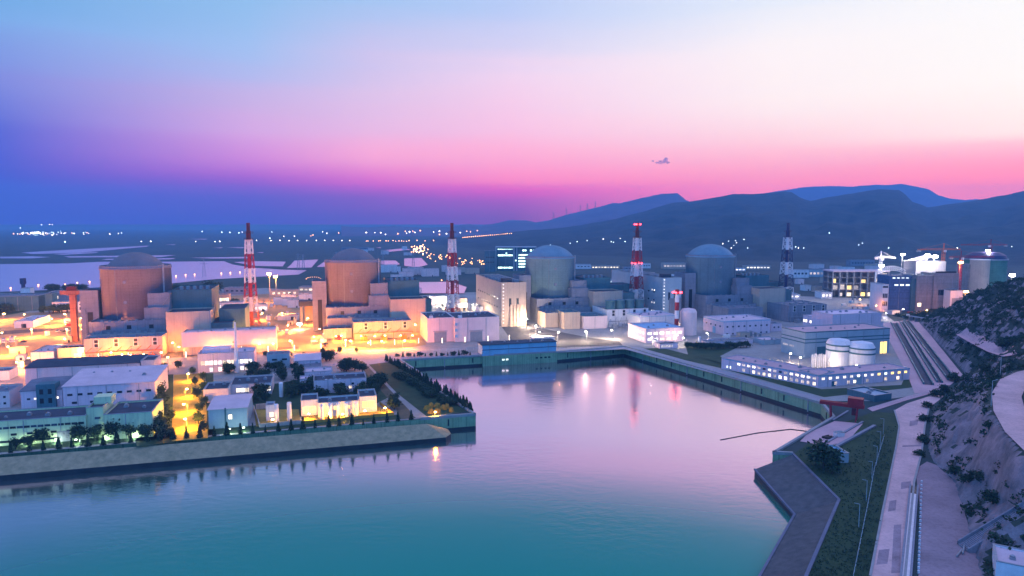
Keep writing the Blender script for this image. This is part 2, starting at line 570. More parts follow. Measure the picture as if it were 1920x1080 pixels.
# estuary and far ponds, seen beyond the plant
def sheet(name, pts, m, z, jit=0):
    o = flat(px_poly(pts, 0), z).build(name, m)
    return struct(o)
EST = [(-160, 497), (60, 495), (130, 494), (190, 491), (300, 491), (420, 490), (436, 496), (470, 502), (530, 506), (575, 507), (560, 515), (470, 520), (400, 524), (330, 531), (250, 536), (150, 541), (50, 546), (-160, 552)]
sheet('estuary_water', EST, M_FAR, .35)
for k, pl in enumerate([
    [(438, 492), (470, 490), (536, 491), (530, 500), (480, 499)],
    [(552, 489), (597, 487), (584, 502), (538, 503), (545, 497)],
    [(614, 487), (640, 485), (628, 496), (606, 501), (594, 501)],
    [(706, 489), (742, 489), (750, 496), (730, 499), (712, 495)],
    [(758, 485), (790, 484), (802, 497), (782, 502), (758, 499)],
    [(0, 482), (60, 481), (95, 482.5), (60, 485), (0, 485)],
    [(120, 481), (330, 479), (300, 482.5), (180, 483), (130, 483.5)],
    [(200, 486), (330, 484.5), (320, 487), (250, 488), (190, 488)],
    [(356, 484), (470, 482), (465, 485), (400, 485.5)],
    [(40, 474), (180, 466), (280, 461), (275, 463), (150, 474.5), (60, 477)],
    [(100, 477), (185, 473), (180, 475), (120, 478.5)],
    [(350, 448.5), (390, 448), (385, 449.5)], [(425, 464.5), (460, 464), (455, 466)], [(400, 465), (418, 464.5), (415, 466)],
    [(480, 474), (495, 473.5), (492, 475)], [(670, 465.5), (682, 465), (680, 467)], [(705, 465), (715, 464.5), (713, 466)],
    [(310, 459), (330, 458.5), (326, 460)],
    [(720, 470), (760, 466), (770, 469), (730, 473)],
    [(752, 531), (845, 530), (875, 540), (870, 552), (770, 552), (756, 546)],
    ]):
    sheet('pond_water', pl, M_FAR, .6 + .05 * k)

# mountains: ridge lines at their own distances
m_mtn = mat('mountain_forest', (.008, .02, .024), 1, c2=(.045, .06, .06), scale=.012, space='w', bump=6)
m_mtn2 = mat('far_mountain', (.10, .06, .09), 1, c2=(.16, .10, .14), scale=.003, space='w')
def ridge(name, sky, dc, base, m, seed, rough=1.0, step=5, NR=34):
    xs = np.arange(sky[0][0], sky[-1][0] + 1, step)
    ys = np.interp(xs, [p[0] for p in sky], [p[1] for p in sky])
    rs = np.random.RandomState(seed)
    def noise1(n, k):
        c = rs.rand(max(3, n // k) + 3)
        return np.interp(np.linspace(0, len(c) - 1, n), range(len(c)), c) - .5
    ys = ys + (noise1(len(xs), 5) * 1.6 + noise1(len(xs), 2) * 1.0) * rough
    mb = MB()
    nx = len(xs)
    fld = []
    for j in range(NR):                                        # ravine field
        fld.append(noise1(nx, 14) + .6 * noise1(nx, 6) + .35 * noise1(nx, 3))
    fld = np.array(fld)
    for _ in range(2):
        fld = (fld + np.roll(fld, 1, 0)) / 2
    for i, x in enumerate(xs):
        dcx = dc(x)
        top = PD(x, ys[i], dcx)
        bd = base(x)
        for j in range(NR):
            t = j / (NR - 4)
            if j <= NR - 4:
                d = bd + (dcx - bd) * t
                hz = top.z * (t ** 1.25 * .75 + .25 * t * t * (3 - 2 * t))
                hz += fld[j, i] * top.z * .42 * (t * (1 - t) * 4) * .5
                if t > .97: hz = top.z
                sc = d / dcx
                lim = HC + (top.z - HC) * sc - 3 * (t < .98)
                hz = min(hz, lim)
            else:
                t2 = (j - (NR - 4)) / 3
                d = dcx * (1 + .35 * t2)
                hz = top.z * (1 - t2)
            k = d / dcx
            mb.v.append((top.x * k, top.y * k, max(hz, -5.0)))
    for i in range(nx - 1):
        for j in range(NR - 1):
            a = i * NR + j
            mb.f.append((a, a + NR, a + NR + 1, a + 1)); mb.m.append(0)
    return struct(mb.build(name, m, smooth=True))
NEAR = [(800, 456), (812, 453), (850, 448), (900, 442), (960, 436), (1000, 432), (1050, 428), (1100, 420), (1150, 411), (1200, 399), (1230, 389), (1260, 381), (1290, 378), (1340, 371), (1375, 364), (1430, 363), (1470, 359), (1485, 361), (1500, 370), (1520, 376), (1560, 368), (1600, 362), (1650, 355), (1685, 356), (1697, 364), (1710, 378), (1740, 389), (1780, 383), (1830, 376), (1880, 366), (1920, 358), (2000, 352), (2200, 350)]
MID = [(640, 424), (690, 426), (720, 424), (760, 425), (800, 427), (850, 425), (880, 420), (900, 423), (930, 419), (955, 413), (985, 413), (1005, 417), (1030, 413), (1060, 403), (1110, 391), (1150, 381), (1165, 381), (1200, 372), (1240, 364), (1270, 362), (1285, 374), (1310, 385), (1400, 400), (1500, 410)]
FAR = [(1380, 385), (1420, 364), (1470, 357), (1500, 352), (1520, 350), (1560, 349), (1600, 350), (1640, 346), (1665, 347), (1690, 345), (1720, 350), (1740, 354), (1760, 366), (1780, 372), (1810, 375), (1830, 373), (1870, 378), (1940, 385)]
ridge('mountain_ridge', NEAR, lambda x: 3500 + 900 * min(1, max(0, (x - 800) / 400)), lambda x: float(np.interp(x, [800, 900, 1100, 1400, 2200], [3300, 2600, 2100, 1800, 1500])), m_mtn, 3)
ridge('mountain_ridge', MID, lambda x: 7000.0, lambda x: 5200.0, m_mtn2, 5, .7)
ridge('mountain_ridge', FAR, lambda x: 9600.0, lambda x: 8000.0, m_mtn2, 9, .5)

# haze: one closed box of even air round the camera, land and mountains
hz = MB().box(-11000, -250, -20, 11000, 11000, 680).build('haze', None)
hz.data.materials.clear()
mh = bpy.data.materials.new('haze_air')
mh.use_nodes = True
for n in list(mh.node_tree.nodes): mh.node_tree.nodes.remove(n)
vo = mh.node_tree.nodes.new('ShaderNodeVolumePrincipled')
vo.inputs['Color'].default_value = (.22, .58, 1.0, 1)
vo.inputs['Density'].default_value = HAZE_S
vo.inputs['Anisotropy'].default_value = 0.0
mo = mh.node_tree.nodes.new('ShaderNodeOutputMaterial')
mh.node_tree.links.new(vo.outputs[0], mo.inputs['Volume'])
mh.cycles.homogeneous_volume = True
hz.data.materials.append(mh)
hz['kind'] = 'stuff'
hz['label'] = 'blue evening haze over the plain and the mountains'
# ------------------------------------------------------------------ shared building materials
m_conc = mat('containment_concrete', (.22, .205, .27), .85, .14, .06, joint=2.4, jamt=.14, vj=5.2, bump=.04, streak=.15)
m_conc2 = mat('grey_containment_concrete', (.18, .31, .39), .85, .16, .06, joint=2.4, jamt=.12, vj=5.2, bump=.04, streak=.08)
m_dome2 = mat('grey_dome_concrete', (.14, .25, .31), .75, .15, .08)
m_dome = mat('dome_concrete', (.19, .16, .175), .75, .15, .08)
m_annex = mat('annex_concrete', (.25, .25, .29), .85, .16, .09, joint=4, jamt=.12, vj=6, streak=.22)
m_teal = mat('teal_cladding', (.055, .15, .18), .6, .2, .1, vj=1.6, jamt=.22, streak=.2)
m_cream = mat('cream_cladding', (.52, .40, .31), .7, .1, .1, vj=6, jamt=.16, streak=.14)
m_blug = mat('blue_grey_cladding', (.34, .42, .46), .7, .1, .12, vj=2, jamt=.1)
m_white = mat('white_wall', (.72, .70, .70), .75, .08, .12, vj=6, jamt=.1, streak=.14)
m_pink = mat('pale_cladding', (.74, .58, .57), .7, .08, .1, vj=3, jamt=.07, streak=.1)
m_roof = mat('roof_grey', (.16, .17, .21), .85, .22, .15)
m_roofd = mat('roof_dark', (.045, .055, .08), .85, .3, .15)
m_roofl = mat('roof_light', (.62, .47, .50), .7, .12, .12, vj=2.2, jamt=.08)
m_blue = mat('blue_cladding', (.24, .45, .62), .55, .12, .1, vj=1.2, jamt=.12)
m_dark = mat('dark_opening', (.012, .015, .022), .5, .3, .5)
m_glass = mat('dark_glass', (.02, .03, .045), .15, .2, .5, spec=.8)
m_steel = mat('grey_steel', (.30, .32, .35), .5, .15, .6, metal=.4)
m_red = mat('red_paint', (.34, .015, .025), .5, .2, .4)
m_wht = mat('white_paint', (.74, .72, .74), .5, .12, .4)
m_dred = mat('dark_red_paint', (.10, .012, .02), .5, .2, .4)
m_navy = mat('dark_blue_paint', (.03, .03, .10), .5, .2, .4)
m_orange = mat('orange_paint', (.7, .13, .02), .5, .2, .4)
m_pave = mat('yard_concrete', (.30, .29, .27), .9, .22, .02, space='w')
m_sod_tint = mat('sodium_tint_concrete', (.34, .235, .12), .9, .3, .025, space='w')  # yard concrete with the orange of the sodium light put into its colour
m_asph = mat('asphalt', (.07, .07, .08), .9, .25, .08, space='w')
m_road = mat('pale_road', (.34, .31, .33), .9, .16, .04, space='w')
m_grass = mat('grass_ground', (.014, .042, .018), .95, c2=(.04, .075, .03), scale=.12, space='w', bump=.2)
m_drygr = mat('dry_ground', (.07, .07, .045), .95, c2=(.15, .12, .07), scale=.08, space='w')
L_warm = emit('lit_warm', (1, .78, .50), 2.4, .5)
L_cool = emit('lit_cool', (.85, 1, .95), 2.2, .4)
L_yel = emit('lit_yellow', (1, .66, .14), 2.6, .3)
L_whi = emit('lit_white', (1, .90, .82), 2.6, .4)
L_dim = emit('lit_dim', (1, .78, .66), .8, .6)
B_red = emit('beacon_red', (1, .03, .04), 12)

# windows share meshes by size and material
WM = {}
def win_mesh(w, h, m):
    k = (round(w, 2), round(h, 2), m.name)
    if k not in WM:
        WM[k] = MB().box(-w / 2, -.09, -h / 2, w / 2, .12, h / 2).mesh('window', m)
    return WM[k]
def face_at(face, u, z, w, d):
    if face == 'F': return (u * w, 0, z), 0
    if face == 'R': return (w, u * d, z), pi / 2
    if face == 'L': return (0, (1 - u) * d, z), -pi / 2
    return ((1 - u) * w, d, z), pi
def put(root, name, face, u, z, ww, wh, m, w, d):
    loc, rz = face_at(face, u, z, w, d)
    return part(name, win_mesh(ww, wh, m), root, loc, rz)
def shell(mb, x0, y0, x1, y1, h, par=.7, t=.4, m=0):
    o = [(x0, y0), (x1, y0), (x1, y1), (x0, y1)]
    i = [(x0 + t, y0 + t), (x1 - t, y0 + t), (x1 - t, y1 - t), (x0 + t, y1 - t)]
    for k in range(4):
        a, b, c, e = o[k], o[(k + 1) % 4], i[(k + 1) % 4], i[k]
        mb.quad((*a, 0), (*b, 0), (*b, h), (*a, h), m=m)
        mb.quad((*a, h), (*b, h), (*c, h), (*e, h), m=m)
        mb.quad((*c, h), (*c, h - par), (*e, h - par), (*e, h), m=m)
    return mb
def bldg(name, label, cat, A, w, d, h, wm=None, rm=None, rot=TH, roof='flat', par=.7, wins=(), doors=(), bands=(), vents=0, group=None, eave=.5):
    """A: ground position of the front left corner; windows (face, count, z, w, h, material, u0, u1)"""
    wm = wm or m_white; rm = rm or m_roof
    A = V((A[0], A[1], 0))
    r = thing(name, label, cat, A, rot, group)
    mb, rb = MB(), MB()
    if roof == 'flat':
        shell(mb, 0, 0, w, d, h, par)
        rb.box(.4, .4, h - par - .3, w - .4, d - .4, h - par)
    elif roof == 'gable':                                      # ridge along x
        rh = par
        for x in (0, w):
            mb.quad((x, 0, 0), (x, d, 0), (x, d, h), (x, d / 2, h + rh), (x, 0, h))
        mb.quad((0, 0, 0), (w, 0, 0), (w, 0, h), (0, 0, h)); mb.quad((w, d, 0), (0, d, 0), (0, d, h), (w, d, h))
        s = rh / (d / 2) * eave
        for a, b in (((-eave, h - s), (d / 2, h + rh)), ((d / 2, h + rh), (d + eave, h - s))):
            rb.quad((-eave, a[0], a[1]), (w + eave, a[0], a[1]), (w + eave, b[0], b[1]), (-eave, b[0], b[1]))
            rb.quad((-eave, a[0], a[1] + .25), (w + eave, a[0], a[1] + .25), (w + eave, b[0], b[1] + .25), (-eave, b[0], b[1] + .25))
        for x in (-eave, w + eave):
            rb.quad((x, -eave, h - s), (x, d / 2, h + rh), (x, d / 2, h + rh + .25), (x, -eave, h - s + .25))
            rb.quad((x, d / 2, h + rh), (x, d + eave, h - s), (x, d + eave, h - s + .25), (x, d / 2, h + rh + .25))
        for y in (-eave, d + eave):
            rb.quad((-eave, y, h - s), (w + eave, y, h - s), (w + eave, y, h - s + .25), (-eave, y, h - s + .25))
    elif roof == 'shed':                                       # slopes up to the back
        hb = h + par
        mb.quad((0, 0, 0), (w, 0, 0), (w, 0, h), (0, 0, h)); mb.quad((w, d, 0), (0, d, 0), (0, d, hb), (w, d, hb))
        for x in (0, w): mb.quad((x, 0, 0), (x, d, 0), (x, d, hb), (x, 0, h))
        s = par / d
        zz = lambda y: h + s * y + .02
        c = [(-eave, -eave), (w + eave, -eave), (w + eave, d + eave), (-eave, d + eave)]
        for o_ in (0, .35): rb.quad(*[(x, y, zz(y) + o_) for x, y in c])
        for k in range(4):
            a, b = c[k], c[(k + 1) % 4]
            rb.quad((*a, zz(a[1])), (*b, zz(b[1])), (*b, zz(b[1]) + .35), (*a, zz(a[1]) + .35))
    mb.build('wall', wm, r)
    rb.build('roof', rm, r)
    if roof == 'flat':
        q = MB(); e = .14
        for k in ((-e, -e, w + e, .46), (-e, d - .46, w + e, d + e), (-e, .46, .46, d - .46), (w - .46, .46, w + e, d - .46)):
            q.box(k[0], k[1], h + .004, k[2], k[3], h + .17)
        q.build('coping', m_steel if cat != 'hall' else m_white, r)
        if not vents and w > 9 and d > 7: vents = min(6, 1 + int(w * d / 160))
    if w > 14 and name not in ('turbine_hall',):
        n = max(1, int(w / 13))
        for k in range(n):
            x = w * (k + .5) / n + rnd.uniform(-2, 2)
            MB().box(x - .13, -.16, 0, x + .13, -.01, h - .3).build('downpipe', m_steel, r)
    for (face, n, z, ww, wh, m, u0, u1) in wins:
        for i in range(n):
            mm = m
            if isinstance(m, (list, tuple)):
                mm = m[rnd.randrange(len(m))]
            if mm is None: continue
            put(r, 'window', face, u0 + (u1 - u0) * (i + .5) / n, z, ww, wh, mm, w, d)
    for (face, u, dw, dh, m) in doors:
        put(r, 'door', face, u, dh / 2 + .05, dw, dh, m, w, d)
    for (z, bh, m) in bands:
        b = MB()
        t = .06
        for (x0, y0, x1, y1) in ((-t, -t, w + t, .0), (-t, 0, 0, d), (w, 0, w + t, d)):
            b.box(x0, y0, z, x1, y1, z + bh)
        b.build('wall_band', m, r)
    for i in range(vents):
        b = MB()
        x, y = w * (.08 + .84 * (i + .5) / vents), d * rnd.uniform(.3, .75)
        q = rnd.uniform(.5, 1.0)
        z0 = h - par if roof == 'flat' else h + (par * y / d if roof == 'shed' else par * (1 - abs(2 * y / d - 1)))
        b.box(x - q, y - q, z0, x + q, y + q, z0 + q * 1.1)
        b.lathe([(q * .7, z0 + q * 1.1), (q * .95, z0 + q * 1.5), (q * .2, z0 + q * 2)], 8, (x, y))
        b.build('roof_vent', m_steel, r)
    return r
def spec(pxl, pyl, pxr, z, pyb=None, d=None, rot=TH):
    """front edge seen at height z from (pxl,pyl) to the column pxr; back edge at the row pyb or d metres"""
    A = P(pxl, pyl, z)
    e1, e2 = axes(rot)
    w = reach(A, e1, pxr)
    if d is None:
        B = P(pxl, pyb, z)
        d = (B - A).dot(V((0, 1, 0))) / e2.y
    return A, w, d

# ------------------------------------------------------------------ reactor buildings
def reactor(C, label, variant, side=None):
    """C: centre of the containment on the ground; x along the plant front, y away from the water"""
    r = thing('reactor_building', label, 'reactor building', (C[0], C[1], 0), TH, 'reactor buildings of the power plant')
    Rr = 26.0
    c = MB()
    c.lathe([(Rr, 0), (Rr, 62.6), (Rr + .5, 62.8), (Rr + .5, 64.3), (Rr - 1.2, 64.4)], 72)
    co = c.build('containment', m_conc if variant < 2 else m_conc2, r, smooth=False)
    co.data.polygons.foreach_set('use_smooth', [abs(p.normal.z) < .1 for p in co.data.polygons])
    cap = .82 if variant < 2 else .97
    d = MB()
    rc, hh = Rr * cap, (11.6 if variant < 2 else 12.5)
    Rs = (rc * rc + hh * hh) / (2 * hh)
    pr = [(Rr - 1.3, 64.25)]
    for i in range(13):
        a = math.asin(rc / Rs) * (1 - i / 12)
        pr.append((max(Rs * sin(a), .02), 64.4 + Rs * cos(a) - (Rs - hh)))
    d.lathe(pr, 72)
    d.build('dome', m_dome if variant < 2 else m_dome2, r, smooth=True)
    MB().box(Rr * .86, -14.1, 20, Rr * .86 + 1.2, -13.2, 66.5).build('ladder_cage', m_steel, r)
    MB().lathe([(Rr + .1, 64.35), (Rr + .1, 65.5), (Rr, 65.5), (Rr, 64.35)], 72).build('rim_railing', m_annex, r)
    def blk(name, x0, y0, x1, y1, h, m=m_annex, rm=m_roof, par=1.0):
        b = MB(); shell(b, x0, y0, x1, y1, h, par)
        b.quad((x0 + .4, y0 + .4, h - par), (x1 - .4, y0 + .4, h - par), (x1 - .4, y1 - .4, h - par), (x0 + .4, y1 - .4, h - par), m=1)
        return b.build(name, [m, rm], r)
    blk('base_block', -26.2, -37, 30, 27, 24)
    blk('stepped_block', -25.6, -46, 28, -37.02, 15.5)
    blk('side_block', 12, -34, 30.02, -12, 33.5)
    blk('side_block', 14, -30, 29.8, -8, 44.5 if variant < 2 else 41)
    blk('clad_annex', 30.05, -22, 60, 22, 46 if variant < 2 else 43, m_teal, m_roofd)
    fm = m_cream
    blk('front_hall', 30.1, -48, 62, -22.05, 31, fm, m_roofd)
    if variant == 0:
        blk('clad_step', 62.05, -46, 78, -10, 21, m_teal, m_roofd)
        blk('clad_step', 66, -30, 86, 6, 30, m_teal, m_roofd)
    elif variant == 1:
        blk('clad_step', 60.05, -20, 72, 10, 27, m_teal, m_roofd)
    else:
        blk('clad_step', 62.05, -30, 84, 6, 27, m_teal, m_roofd)
        blk('clad_step', 60.05, 0, 96, 24, 33, m_teal, m_roofd)
    # transport portal on the left
    pt = blk('portal_block', -38, -14, -25.2, 10, 46.5, m_annex, m_roofd)
    pt.location.z = 0
    b = MB()
    b.box(-37.6, -14.4, 0, -34.4, -14.02, 31, 0)
    b.box(-33.2, -14.3, .1, -29.5, -14.05, 29, 1)
    b.build('portal_opening', [m_annex, m_dark], r)
    k = MB()                                                   # small plant on the low roofs
    def unit_(*a): MB().box(*a).build('roof_unit', m_steel, r)
    for i in range(9):
        x, y = -22 + i * 5.2, rnd.uniform(-44, -39)
        s = rnd.uniform(.7, 1.5)
        unit_(x - s, y - s * .7, 14.5, x + s, y + s * .7, 15.2 + s)
    for i in range(7):
        x, y = -18 + i * 6, rnd.uniform(-35.5, -32)
        unit_(x - .8, y - .8, 23, x + .9, y + .7, 24.6)
    for i in range(5):
        x = 34 + i * 5
        unit_(x, -10, 42 if variant > 1 else 45, x + 2.4, -6, 47.6 if variant < 2 else 44.6)
    for k in range(7):                                         # pipes, louvres and doors of the plain faces
        x = -23 + k * 7.4 + rnd.uniform(-1, 1)
        MB().tube((x, -37.25, 15.6), (x, -37.25, 23.5), .2).build('pipe', m_steel, r)
        if k % 2: MB().box(x + 1.5, -37.2, 17.5, x + 4.6, -37.03, 20.5).build('louvre', m_dark, r)
    MB().box(61.5, -47.9, 0, 62.3, -48.5, 31.5).build('downpipe', m_steel, r)
    MB().box(33, -48.25, 0, 38, -48.01, 6).build('door', m_steel, r)
    for z in (36, 52):                                         # hatches and a ladder up the drum
        MB().box(-4, -26.3, z, -1.6, -25.7, z + 2.4).build('hatch', m_annex, r)
    MB().tube((-9.5, -24.5, 24), (-9.5, -24.5, 64), .22).build('pipe', m_steel, r)
    for a in (((-22, -37.3, 3), (-15, -37.3, 23)), ((24, -30.4, 34), (29, -30.4, 41))):
        MB().tube(*a, .3).build('pipe', m_steel, r)
    return r
def depth_c(px, d): return PD(px, 500, d).xy.to_3d()
U1, U2, U3, U4 = depth_c(255, 563), depth_c(662, 652), depth_c(1031, 722), depth_c(1331, 752)
reactor(U1, 'domed reactor building nearest the left edge, glowing orange at its foot', 0)
reactor(U2, 'rosy domed reactor building between the two tall chimneys left of centre', 1)
reactor(U3, 'domed reactor building in front of the office block with green lit windows', 2)
reactor(U4, 'blue unlit domed reactor building farthest to the right of the four', 3)
def loc_of(C, x, y):
    return V((C.x + E1.x * x + E2.x * y, C.y + E1.y * x + E2.y * y, 0))

# transformer halls with louvred slots in front of each unit
m_hall = mat('hall_render', (.46, .38, .33), .75, .12, .1, vj=8, jamt=.15, streak=.16)
def slot_hall(A, w, d, h, label, n=4, wm=None, pipes=m_orange):
    r = bldg('cooling_hall', label, 'plant hall', A, w, d, h, wm or m_hall, m_roof, par=.9, vents=0)
    for i in range(n):
        u = (i + .62) / n
        f = MB().box(-1.7, -.25, -3.0, 1.7, .1, 3.0).build('louvre_slot', m_white, r)
        f.location = (u * w, 0, h - 3.6)
        MB().box(-1.25, -.3, .25, 1.25, -.2, 2.7).box(-1.25, -.3, -2.7, 1.25, -.2, -.25).build('louvre', m_dark, f)
        k = MB().box(-2.2, 0, 0, 2.2, 3, 1.6).build('roof_fan', m_steel, r)
        k.location = (u * w - 4, d * .35, h - .9)
    p = MB()
    for i in range(n + 1):
        x = w * i / n
        p.box(x - .2, -4, 0, x + .2, -3.6, 6)
    p.box(0, -4, 5.6, w, -3.5, 6.2)
    for i in range(n * 2):
        p.tube((w * (i + .3) / n / 2, -3.8, 5.8), (w * (i + .8) / n / 2, -.2, 9), .22)
    p.build('pipe_rack', pipes, r)
    for i in range(n):
        t = MB().box(-2.6, -1.8, 0, 2.6, 1.8, 3.4)
        for s in (-1, 1): t.lathe([(.3, 3.4), (.35, 4.6), (.15, 5)], 8, (s * 1.2, 0))
        o = t.build('transformer', m_steel if pipes is not m_orange else m_orange, r)
        o.location = ((i + .5) * w / n, -7, 0)
    return r
slot_hall(loc_of(U1, -21, -68), 52, 21, 15.6, 'orange lit hall with slotted louvres before the leftmost dome')
slot_hall(loc_of(U2, -4, -74), 50, 24, 15, 'orange lit hall with three slots before the rosy dome', 3)
slot_hall(loc_of(U3, 30, -82), 44, 36, 17, 'pale slotted hall with round drums on its roof', 4, m_white, m_steel)
slot_hall(loc_of(U4, 40, -82), 46, 36, 17, 'blue dim slotted hall below the farthest dome', 4, m_annex, m_steel)
for U, x, w_, l in ((U1, -40, 18, 'low lean-to hall with dark roof left of the slotted hall, leftmost unit'), (U2, -29, 24, 'low pale hall with grey roof left of the three slot hall')):
    bldg('annex_hall', l, 'plant hall', loc_of(U, x, -62), w_, 14, 8.5, m_hall, m_roofd, doors=[('F', .7, 4, 4.5, L_yel)])
# drums beside unit 3
for i in range(4):
    o = MB().lathe([(4.6, 0), (4.6, 8.5), (4.9, 8.6), (4.9, 9.2), (.1, 10)], 24).build('roof_drum', m_teal)
    p = loc_of(U3, 36 + i * 10.4, -76)
    o.location = (p.x, p.y, 16.1)
    tag(o, '%s from the left of the four dark teal drums on the pale hall' % nth(i), 'drum', 'drums on the hall roof', 'thing')
a = loc_of(U3, -14, -84)
bldg('pump_building', 'pale angular building with green roof left of the drum hall', 'plant hall', a, 16, 26, 16, m_cream, m_teal, par=.5)
bldg('pump_building', 'lower front block with green roof beside the wide pale wall', 'plant hall', loc_of(U3, 4, -88), 24, 30, 12, m_pink, m_teal, par=.5)
bldg('side_hall', 'small pale block at the foot of the dome before the lit road', 'plant hall', loc_of(U3, -28, -70), 13, 26, 14, m_cream, m_roof)
bldg('side_hall', 'dim bluish block at the foot of the farthest dome', 'plant hall', loc_of(U4, -24, -74), 40, 34, 15, m_annex, m_roof)

# turbine halls of the two right units
def turbine(pxl, pyl, z, w, d, label, lit):
    A = P(pxl, pyl, z); A.z = 0
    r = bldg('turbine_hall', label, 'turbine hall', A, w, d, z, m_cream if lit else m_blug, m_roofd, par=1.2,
             wins=[('L', 9, z * .62, 3.2, 1.6, m_glass, .05, .9), ('L', 9, z * .42, 3.2, 1.6, m_glass, .05, .9),
                   ('F', 2, z * .55, 2.5, 8, m_glass, .2, .8)])
    for i in range(12):
        put(r, 'stair_light', 'F', .08, 4 + i * (z - 6) / 11, 1.0, .9, L_whi, w, d)
    if not lit:
        for i in (0, 2, 5): 
            for u in (.82, .86): put(r, 'window', 'L', u, 6 + i * 4.5, 1.4, 1.6, L_whi, w, d)
    b = MB().box(w * .1, 3, z - 1.2, w * .1 + 9, 12, z + 3.5).build('roof_house', m_roofd, r)
    for i in range(6):
        for j in range(3): MB().box(w * (.2 + .25 * j), d * (.15 + .13 * i), z - 1.2, w * (.2 + .25 * j) + 5, d * (.15 + .13 * i) + 4, z + .8).build('roof_unit', m_steel, r)
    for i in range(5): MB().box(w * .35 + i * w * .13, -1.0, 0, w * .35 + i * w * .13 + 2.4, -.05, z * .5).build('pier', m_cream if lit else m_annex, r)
    return r
turbine(940, 530, 43, 25, 110, 'long pinkish turbine hall with two window rows and stair lights', 1)
turbine(1243, 521, 43, 22, 130, 'long bluish turbine hall behind the red beacon chimney', 0)

# ------------------------------------------------------------------ ventilation chimneys
def chimney(px, dist, label, beacons, tops=(0,), H=100.0):
    G = PD(px, 500, dist); G.z = 0
    r = thing('ventilation_chimney', label, 'chimney', G, TH, 'red and white ventilation chimneys')
    cols = [m_red, m_wht]
    n = 6
    seg = 84.0 / n
    hw = lambda z: 7.4 + (3.1 - 7.4) * min(1, z / 84) ** .72 if z < 84 else 3.1
    topm = m_dred if tops[0] == 0 else m_navy
    redm = m_red if tops[0] == 0 else m_navy
    for i in range(n):
        z0, z1 = i * seg, (i + 1) * seg
        m = redm if i % 2 == (1 if n % 2 else 1) else m_wht
        if i == 0: m = m_orange if beacons == 0 and tops[0] == 0 and px < 600 else redm  # leftmost foot coloured orange for the sodium light falling on it
        if i in (1, 3, 5): m = m_wht
        if i in (2, 4): m = redm
        b = MB()
        b.lathe([(1.75, z0 + .01), (1.75, z1 - .01)], 20)
        for k in range(4):
            sx, sy = ((1, 1), (-1, 1), (-1, -1), (1, -1))[k]
            tx, ty = ((1, 1), (-1, 1), (-1, -1), (1, -1))[(k + 1) % 4]
            q = 2
            for s in range(q):
                za, zb = z0 + (z1 - z0) * s / q, z0 + (z1 - z0) * (s + 1) / q
                a, c = hw(za), hw(zb)
                b.tube((sx * a, sy * a, za), (sx * c, sy * c, zb), .42)
                b.tube((sx * a, sy * a, za), (tx * c, ty * c, zb), .24)
                b.tube((tx * a, ty * a, za), (sx * c, sy * c, zb), .24)
                b.tube((sx * c, sy * c, zb), (tx * c, ty * c, zb), .24)
        nm = 'white_band' if m is m_wht else 'red_band' if redm is m_red else 'dark_band'
        b.build(nm, m, r)
    t = MB()
    t.lathe([(2.2, 84), (2.2, 92), (1.7, 92.4), (1.7, H - .3), (1.9, H), (1.4, H)], 16)
    t.build('flue_tip', topm, r)
    pl = MB()
    for z in (84, 90):
        pl.lathe([(2.3, z), (4.4, z), (4.4, z + .3), (2.3, z + .3)], 16)
        for k in range(12):
            a = 2 * pi * k / 12
            pl.tube((4.3 * cos(a), 4.3 * sin(a), z), (4.3 * cos(a), 4.3 * sin(a), z + 1.5), .09, 3)
        for k in range(12):
            a, c = 2 * pi * k / 12, 2 * pi * (k + 1) / 12
            pl.tube((4.3 * cos(a), 4.3 * sin(a), z + 1.5), (4.3 * cos(c), 4.3 * sin(c), z + 1.5), .09, 3)
    pl.build('platform', topm, r)
    if beacons:
        for z in (H - 1.5, 56.5):
            for k in range(4):
                a = pi / 4 + k * pi / 2
                rr = 2.6 if z > 80 else hw(z) + .3
                part('beacon', beacon_mesh(), r, (rr * 1.2 * cos(a), rr * 1.2 * sin(a), z))
    return r
BM = {}
def beacon_mesh():
    if 'b' not in BM:
        BM['b'] = MB().lathe([(.3, -.7), (.9, -.5), (1.0, 0), (.8, .6), (.1, .9)], 10).mesh('beacon', B_red)
    return BM['b']
chimney(468, 662, 'red and white lattice chimney with foot tinted for sodium light, leftmost of four', 0)
chimney(848, 690, 'unlit red and white lattice chimney left of the pinkish turbine hall', 0)
chimney(1194, 742, 'lattice chimney crowned with red beacon lights', 1)
chimney(1475, 768, 'dark blue and white chimney before the mountain, farthest right', 0, (1,))
# small stack with beacons
G = P(1268, 628)
r = thing('exhaust_stack', 'short red and white stack with red beacons beside the office', 'chimney', G, 0)
for i in range(5):
    MB().lathe([(1.9, i * 7.4 + .01), (1.9, i * 7.4 + 7.39)], 16).build('red_band' if i % 2 else 'white_band', m_red if i % 2 else m_wht, r)
MB().lathe([(1.9, 37), (3.6, 37.1), (3.6, 37.5), (1.8, 37.6), (1.8, 41), (1.2, 41)], 16).build('platform', m_dred, r)
for k in range(6):
    a = k * pi / 3
    part('beacon', beacon_mesh(), r, (3.7 * cos(a), 3.7 * sin(a), 38.3))
# slender white mast chimney
G = P(444, 698)
r = thing('mast_chimney', 'slender tapering white mast in front of the long pink shed', 'chimney', G, 0)
MB().lathe([(1.75, 0), (.55, 34), (.45, 34)], 16).build('shaft', m_wht, r)
MB().box(-1.9, -.4, 20, -.6, .4, 21).build('bracket', m_dark, r)

